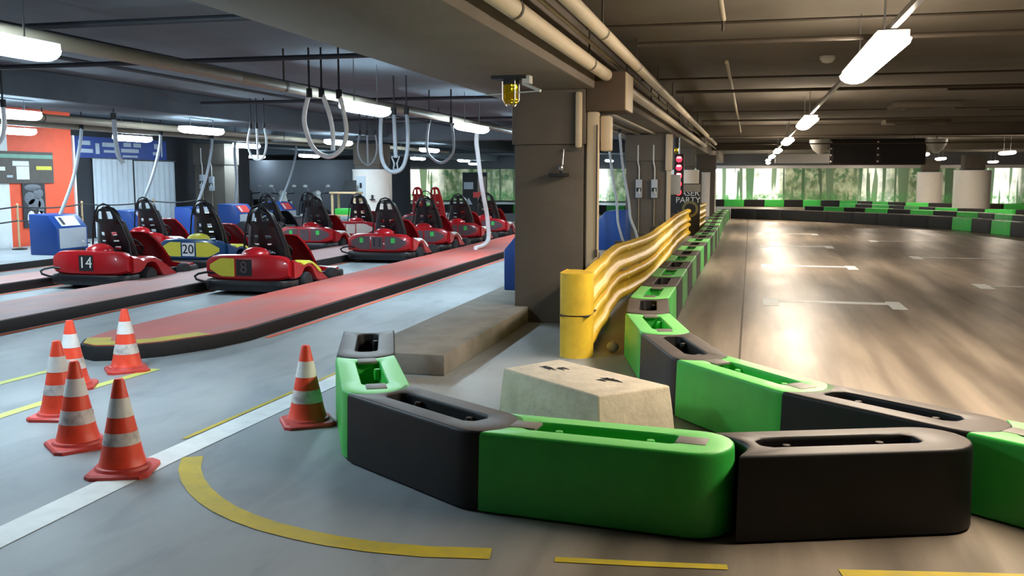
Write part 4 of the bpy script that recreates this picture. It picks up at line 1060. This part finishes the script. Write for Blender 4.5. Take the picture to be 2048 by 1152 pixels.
# ------------------------------------------------------------------ wrapped cylinders
def wrap(x, y, r_, z0, z1, label, marks=False):
    r = empty('column_wrap', (x, y, z0)); MB().lathe([(r_, 0), (r_, z1 - z0)], 32).build('sleeve', 'wrap_white', r)
    MB().lathe([(r_ + .006, z1 - z0 - .03), (r_ + .006, z1 - z0)], 32).build('top_band', 'label_white', r)
    tag(r, label, 'column wrap', 'white wrapped cylinders around pillars'); return r
wrap(8.65, 51.0, .60, .0, 1.84, 'white shiny padded cylinder on the track, the smaller one before the mural')
wrap(8.72, 42.0, .70, .0, 1.86, 'white shiny padded cylinder on the track, the larger one')
wp = wrap(-10.0, 24.4, .53, .0, 1.78, 'white padded cylinder with small dark logos behind the kart seats')
MB().box(-.26, .02, -.545, -.52, .35, 1.6).build('hung_sheet', 'curtain', wp)
for (x0, x1, z0, z1) in ((-.14, -.08, 1.28, 1.42), (-.2, -.04, 1.0, 1.06), (.14, .28, .96, .99), (.19, .23, .99, 1.10)):
    MB().box(x0, x1, -.556, -.50, z0, z1).build('printed_mark', 'text_dark', wp)
wrap(-1.74, 40.0, .40, .0, 1.78, 'white padded cylinder at the far end of the yellow rail')
wrap(-2.05, 30.45, .50, 1.38, 1.80, 'short white sleeve around the pillar above the party sign')

# ------------------------------------------------------------------ party sign, start lights, scoreboard
r = empty('party_sign', (-1.72, 26.0, 0)); MB().box(-.44, .44, 0, .06, 0, 1.40).build('panel', 'dark', r, bevel=.01)
text('lettering', 'LASER\nPARTY', .22, 'text_white', r, (.12, -.005, 1.05), FACE_Y)
MB().lathe([(.22, 0), (.22, -.01), (.15, -.01), (.15, 0)], 24, (.18, 0, .72), axis='y', cap=False).build('ring_print', 'ring_olive', r)
MB().box(-.05, .44, -.012, 0, 1.18, 1.38).build('brown_patch', 'vent_grey', r)
tag(r, 'black standing sign with white two-line lettering behind the rail end', 'sign')
r = empty('start_light', (-1.60, 22.4, 1.12)); MB().box(-.11, .11, 0, .10, 0, .98).build('housing', 'dark', r, bevel=.01)
for k in range(5):
    z = .10 + k * .19
    MB().lathe([(.072, 0), (.072, -.02), (.03, -.035)], 14, (0, 0, z), axis='y').build('red_lamp', 'red_led', r); MB().box(-.045, .045, -.045, -.03, z + .02, z + .055).build('lamp_glint', 'glint_white', r)  # small white emissive bar paints a glint on each red lamp
MB().tube([(0, .05, .98), (0, .05, 1.88)], .02, 6).build('hanger', 'steel', r)
tag(r, 'tall start light with five red lamps hung beside the second pillar', 'traffic light')
r = empty('beacon_small', (-1.66, 22.3, 2.12)); MB().lathe([(.05, 0), (.055, .04), (.05, .11), (.02, .13)], 12).build('lens', 'amber', r); MB().lathe([(.06, .12), (.06, .88)], 8).build('mount', 'dark', r); tag(r, 'small amber beacon above the start light', 'beacon')
o = MB().box(0, .26, 0, .2, 0, .42).build('panel_box', 'grey_panel', bevel=.02); o.location = (-1.68, 20.3, 1.2); tag(o, 'pale blue grey box on the side of the second pillar', 'box')
r = empty('scoreboard', (2.66, 35.0, 2.0))
MB().box(0, 3.12, 0, .16, 0, .90).build('case', 'board_trim', r, bevel=.01)
MB().box(.12, 1.50, -.012, 0, .04, .86).build('display_panel', 'screen_black', r); MB().box(1.66, 3.08, -.012, 0, .04, .86).build('display_panel', 'screen_black', r)
for x in (.05, 1.58):
    for k in range(4): MB().lathe([(.035, 0), (.02, -.015)], 10, (x, -.002, .12 + .22 * k), axis='y').build('lane_number', 'text_white', r)
for x in (.4, 2.7): MB().tube([(x, .08, .9), (x, .08, 1.0)], .02, 6).build('hanger', 'steel', r)
tag(r, 'long dark red-black scoreboard with two display panels hung over the track', 'scoreboard')
for i, x in enumerate((2.32, 6.05)):
    r = empty('horn_speaker', (x, 34.8, 2.86)); MB().lathe([(.36, 0), (.35, -.12), (.24, -.34), (.08, -.48), (.02, -.49)], 4 if False else 20).build('horn', 'duct_silver', r); MB().tube([(0, 0, 0), (0, 0, .14)], .02, 6).build('hanger', 'steel', r)
    tag(r, 'pale cone shaped speaker hanging beside the scoreboard on the %s' % ('guard rail side' if i == 0 else 'wrapped cylinder side'), 'speaker')
o = MB().box(0, 2.6, 0, .5, 0, .45).box(.4, .45, .2, .25, .44, .7).box(2.1, 2.15, .2, .25, .44, .7).build('air_duct', 'duct_silver', bevel=.0); o.location = (1.2, 50, 2.29); tag(o, 'silver rectangular air duct behind the scoreboard', 'duct')
for i, (x, y, ln) in enumerate(((2.9, 16, 2.4), (4.6, 21, 2.2), (6.6, 18, 3.0))):
    o = MB().tube([(0, 0, 0), (ln, 0, 0), (ln + .25, 0, -.02), (ln + .3, 0, -.25)], .02, 6).build('bent_conduit', 'conduit'); o.location = (x, y, 2.9); tag(o, 'bent conduit hanging under the track ceiling beside the vents, %s of three' % ORD[i], 'conduit')
r = empty('cable_ladder', (9.5, 10, 2.62))
for dx in (0, .4): MB().box(dx, dx + .03, 0, 20, 0, .06).build('side_rail', 'conduit', r)
for k in range(21): MB().box(0, .43, k, k + .03, 0.0, .03).build('rung', 'conduit', r)
for k in range(7): MB().tube([(.2, 1 + k * 3, .03), (.2, 1 + k * 3, .38)], .012, 5).build('hanger', 'conduit', r)
tag(r, 'dark cable ladder hung along the far side of the track ceiling', 'cable tray')

# ------------------------------------------------------------------ scooters, wooden stand, laptop, poster stand
def scooter(x, y, rz, label, body):
    r = empty('motor_scooter', (x, y, 0), rz)
    rings = []
    for xx, zb, zt, wd_ in ((-.85, .55, .78, .10), (-.6, .40, .82, .16), (-.2, .34, .80, .17), (-.05, .30, .55, .15), (.05, .26, .34, .14), (.35, .26, .34, .14), (.42, .28, .60, .15)):
        rings.append([(xx, -wd_, zb), (xx, wd_, zb), (xx, wd_ * .9, zt), (xx, -wd_ * .9, zt)])
    MB().loft(rings).build('body', body, r, bevel=.03)
    MB().loft([[(-.75, -.12, .80), (-.75, .12, .80), (-.75, .1, .88), (-.75, -.1, .88)], [(-.05, -.13, .78), (-.05, .13, .78), (-.05, .1, .86), (-.05, -.1, .86)]]).build('seat', 'dark', r, bevel=.02)
    MB().loft([[(.40, -.20, .35), (.40, .20, .35), (.47, .18, .35), (.47, -.18, .35)], [(.34, -.19, .75), (.34, .19, .75), (.43, .15, .75), (.43, -.15, .75)], [(.26, -.10, 1.02), (.26, .10, 1.02), (.33, .08, 1.02), (.33, -.08, 1.02)]]).build('leg_shield', body, r, bevel=.02)
    MB().ball((.30, 0, 1.08), .10, .13, .09, 12, 7).build('headlamp_cowl', body, r); MB().ball((.38, 0, 1.07), .04, .06, .05, 10, 6).build('headlamp', 'label_white', r)
    MB().tube([(.24, -.36, 1.08), (.26, -.15, 1.06), (.26, .15, 1.06), (.24, .36, 1.08)], .017, 7).build('handlebar', 'dark', r)
    for s in (-1, 1):
        mi = MB().tube([(.26, s * .22, 1.08), (.27, s * .32, 1.28)], .008, 5).build('mirror_stem', 'steel', r); MB().ball((.27, s * .35, 1.30), .015, .07, .045, 10, 6).build('mirror', 'label_white', mi)
    for xx in (.62, -.62):
        wq = MB().lathe([(.12, -.05), (.20, -.05), (.22, 0), (.20, .05), (.12, .05)], 20, axis='y').build('wheel', 'tyre', r); wq.location = (xx, 0, .22)
        MB().lathe([(.125, -.04), (.04, -.05), (.04, .05), (.125, .04)], 14, axis='y').build('hub', 'aluminium', wq)
    MB().tube([(.30, 0, 1.0), (.62, 0, .22)], .03, 8).build('fork', 'steel', r)
    tag(r, label, 'scooter', 'scooters parked behind the karts'); return r
scooter(-14.25, 27.5, -1.25, 'white motor scooter with mirrors behind the blue cabinets', 'scoot_white')
scooter(-13.3, 27.8, -1.05, 'second white scooter parked nearer the wooden stand', 'scoot_white')
scooter(-15.7, 28.2, -1.6, 'dark scooter beside the electrical pillar', 'dark')
r = empty('wooden_stand', (-10.35, 23.4, 0))
for x in (-.33, .30):
    for yy in (-.2, .2): MB().box(x, x + .05, yy, yy + .05, 0, 1.14).build('leg', 'wood', r)
MB().box(-.36, .38, -.24, .28, 1.14, 1.19).build('top', 'wood', r, bevel=.008); MB().box(-.33, .35, -.2, .25, .55, .59).build('shelf', 'wood', r)
tag(r, 'plain wooden stand holding a computer behind the karts', 'stand')
r = empty('laptop', (-10.3, 23.4, 1.19)); MB().box(-.2, .2, -.15, .13, 0, .025).build('base', 'dark', r); MB().loft([[(-.2, .11, .025), (.2, .11, .025), (.2, .13, .025), (-.2, .13, .025)], [(-.17, .20, .30), (.17, .20, .30), (.17, .22, .30), (-.17, .22, .30)]]).build('lid', 'dark', r)
tag(r, 'open black laptop on the wooden stand', 'laptop')
o = MB().box(0, .5, 0, .3, 0, .16).build('green_crate', 'green', bevel=.02); o.location = (-10.63, 23.3, .59); tag(o, 'green crate on the shelf of the wooden stand', 'crate')
r = empty('poster_stand', (-9.6, 33.0, 0)); MB().box(-.45, .45, 0, .06, .25, 1.75).build('frame', 'dark', r); MB().box(.12, .43, -.01, 0, .3, 1.6).build('grey_sheet', 'vent_grey', r); MB().box(-.40, -.05, -.01, 0, 1.15, 1.4).build('white_print', 'logo_grey', r)
MB().box(-.05, .25, -.016, 0, .85, 1.05).build('red_print', 'label_red', r); MB().add([(-.36, -.012, .6), (-.08, -.012, .6), (-.22, -.012, .85)], [(0, 1, 2)]).build('triangle_print', 'logo_grey', r, smooth=0)
for x in (-.35, .3): MB().box(x, x + .05, 0, .06, 0, .25).build('leg', 'dark', r)
tag(r, 'dark advertising stand with a red print in front of the far mural', 'stand')
r = empty('white_bag', (-5.5, 26.3, .13)); MB().ball((0, 0, .22), .26, .2, .24, 14, 8).build('body', 'lilac', r); MB().box(.12, .42, -.1, .1, 0, .26).build('side_box', 'label_white', r, bevel=.02)
tag(r, 'pale lilac bag and box at the end of the red pit island', 'bag')
o = MB().ball((0, 0, .05), .055, .055, .05, 12, 7).build('blue_ball', 'grey_panel'); o.location = (-1.15, 8.35, 0); tag(o, 'small bluish ball on the floor behind the end drums', 'ball')
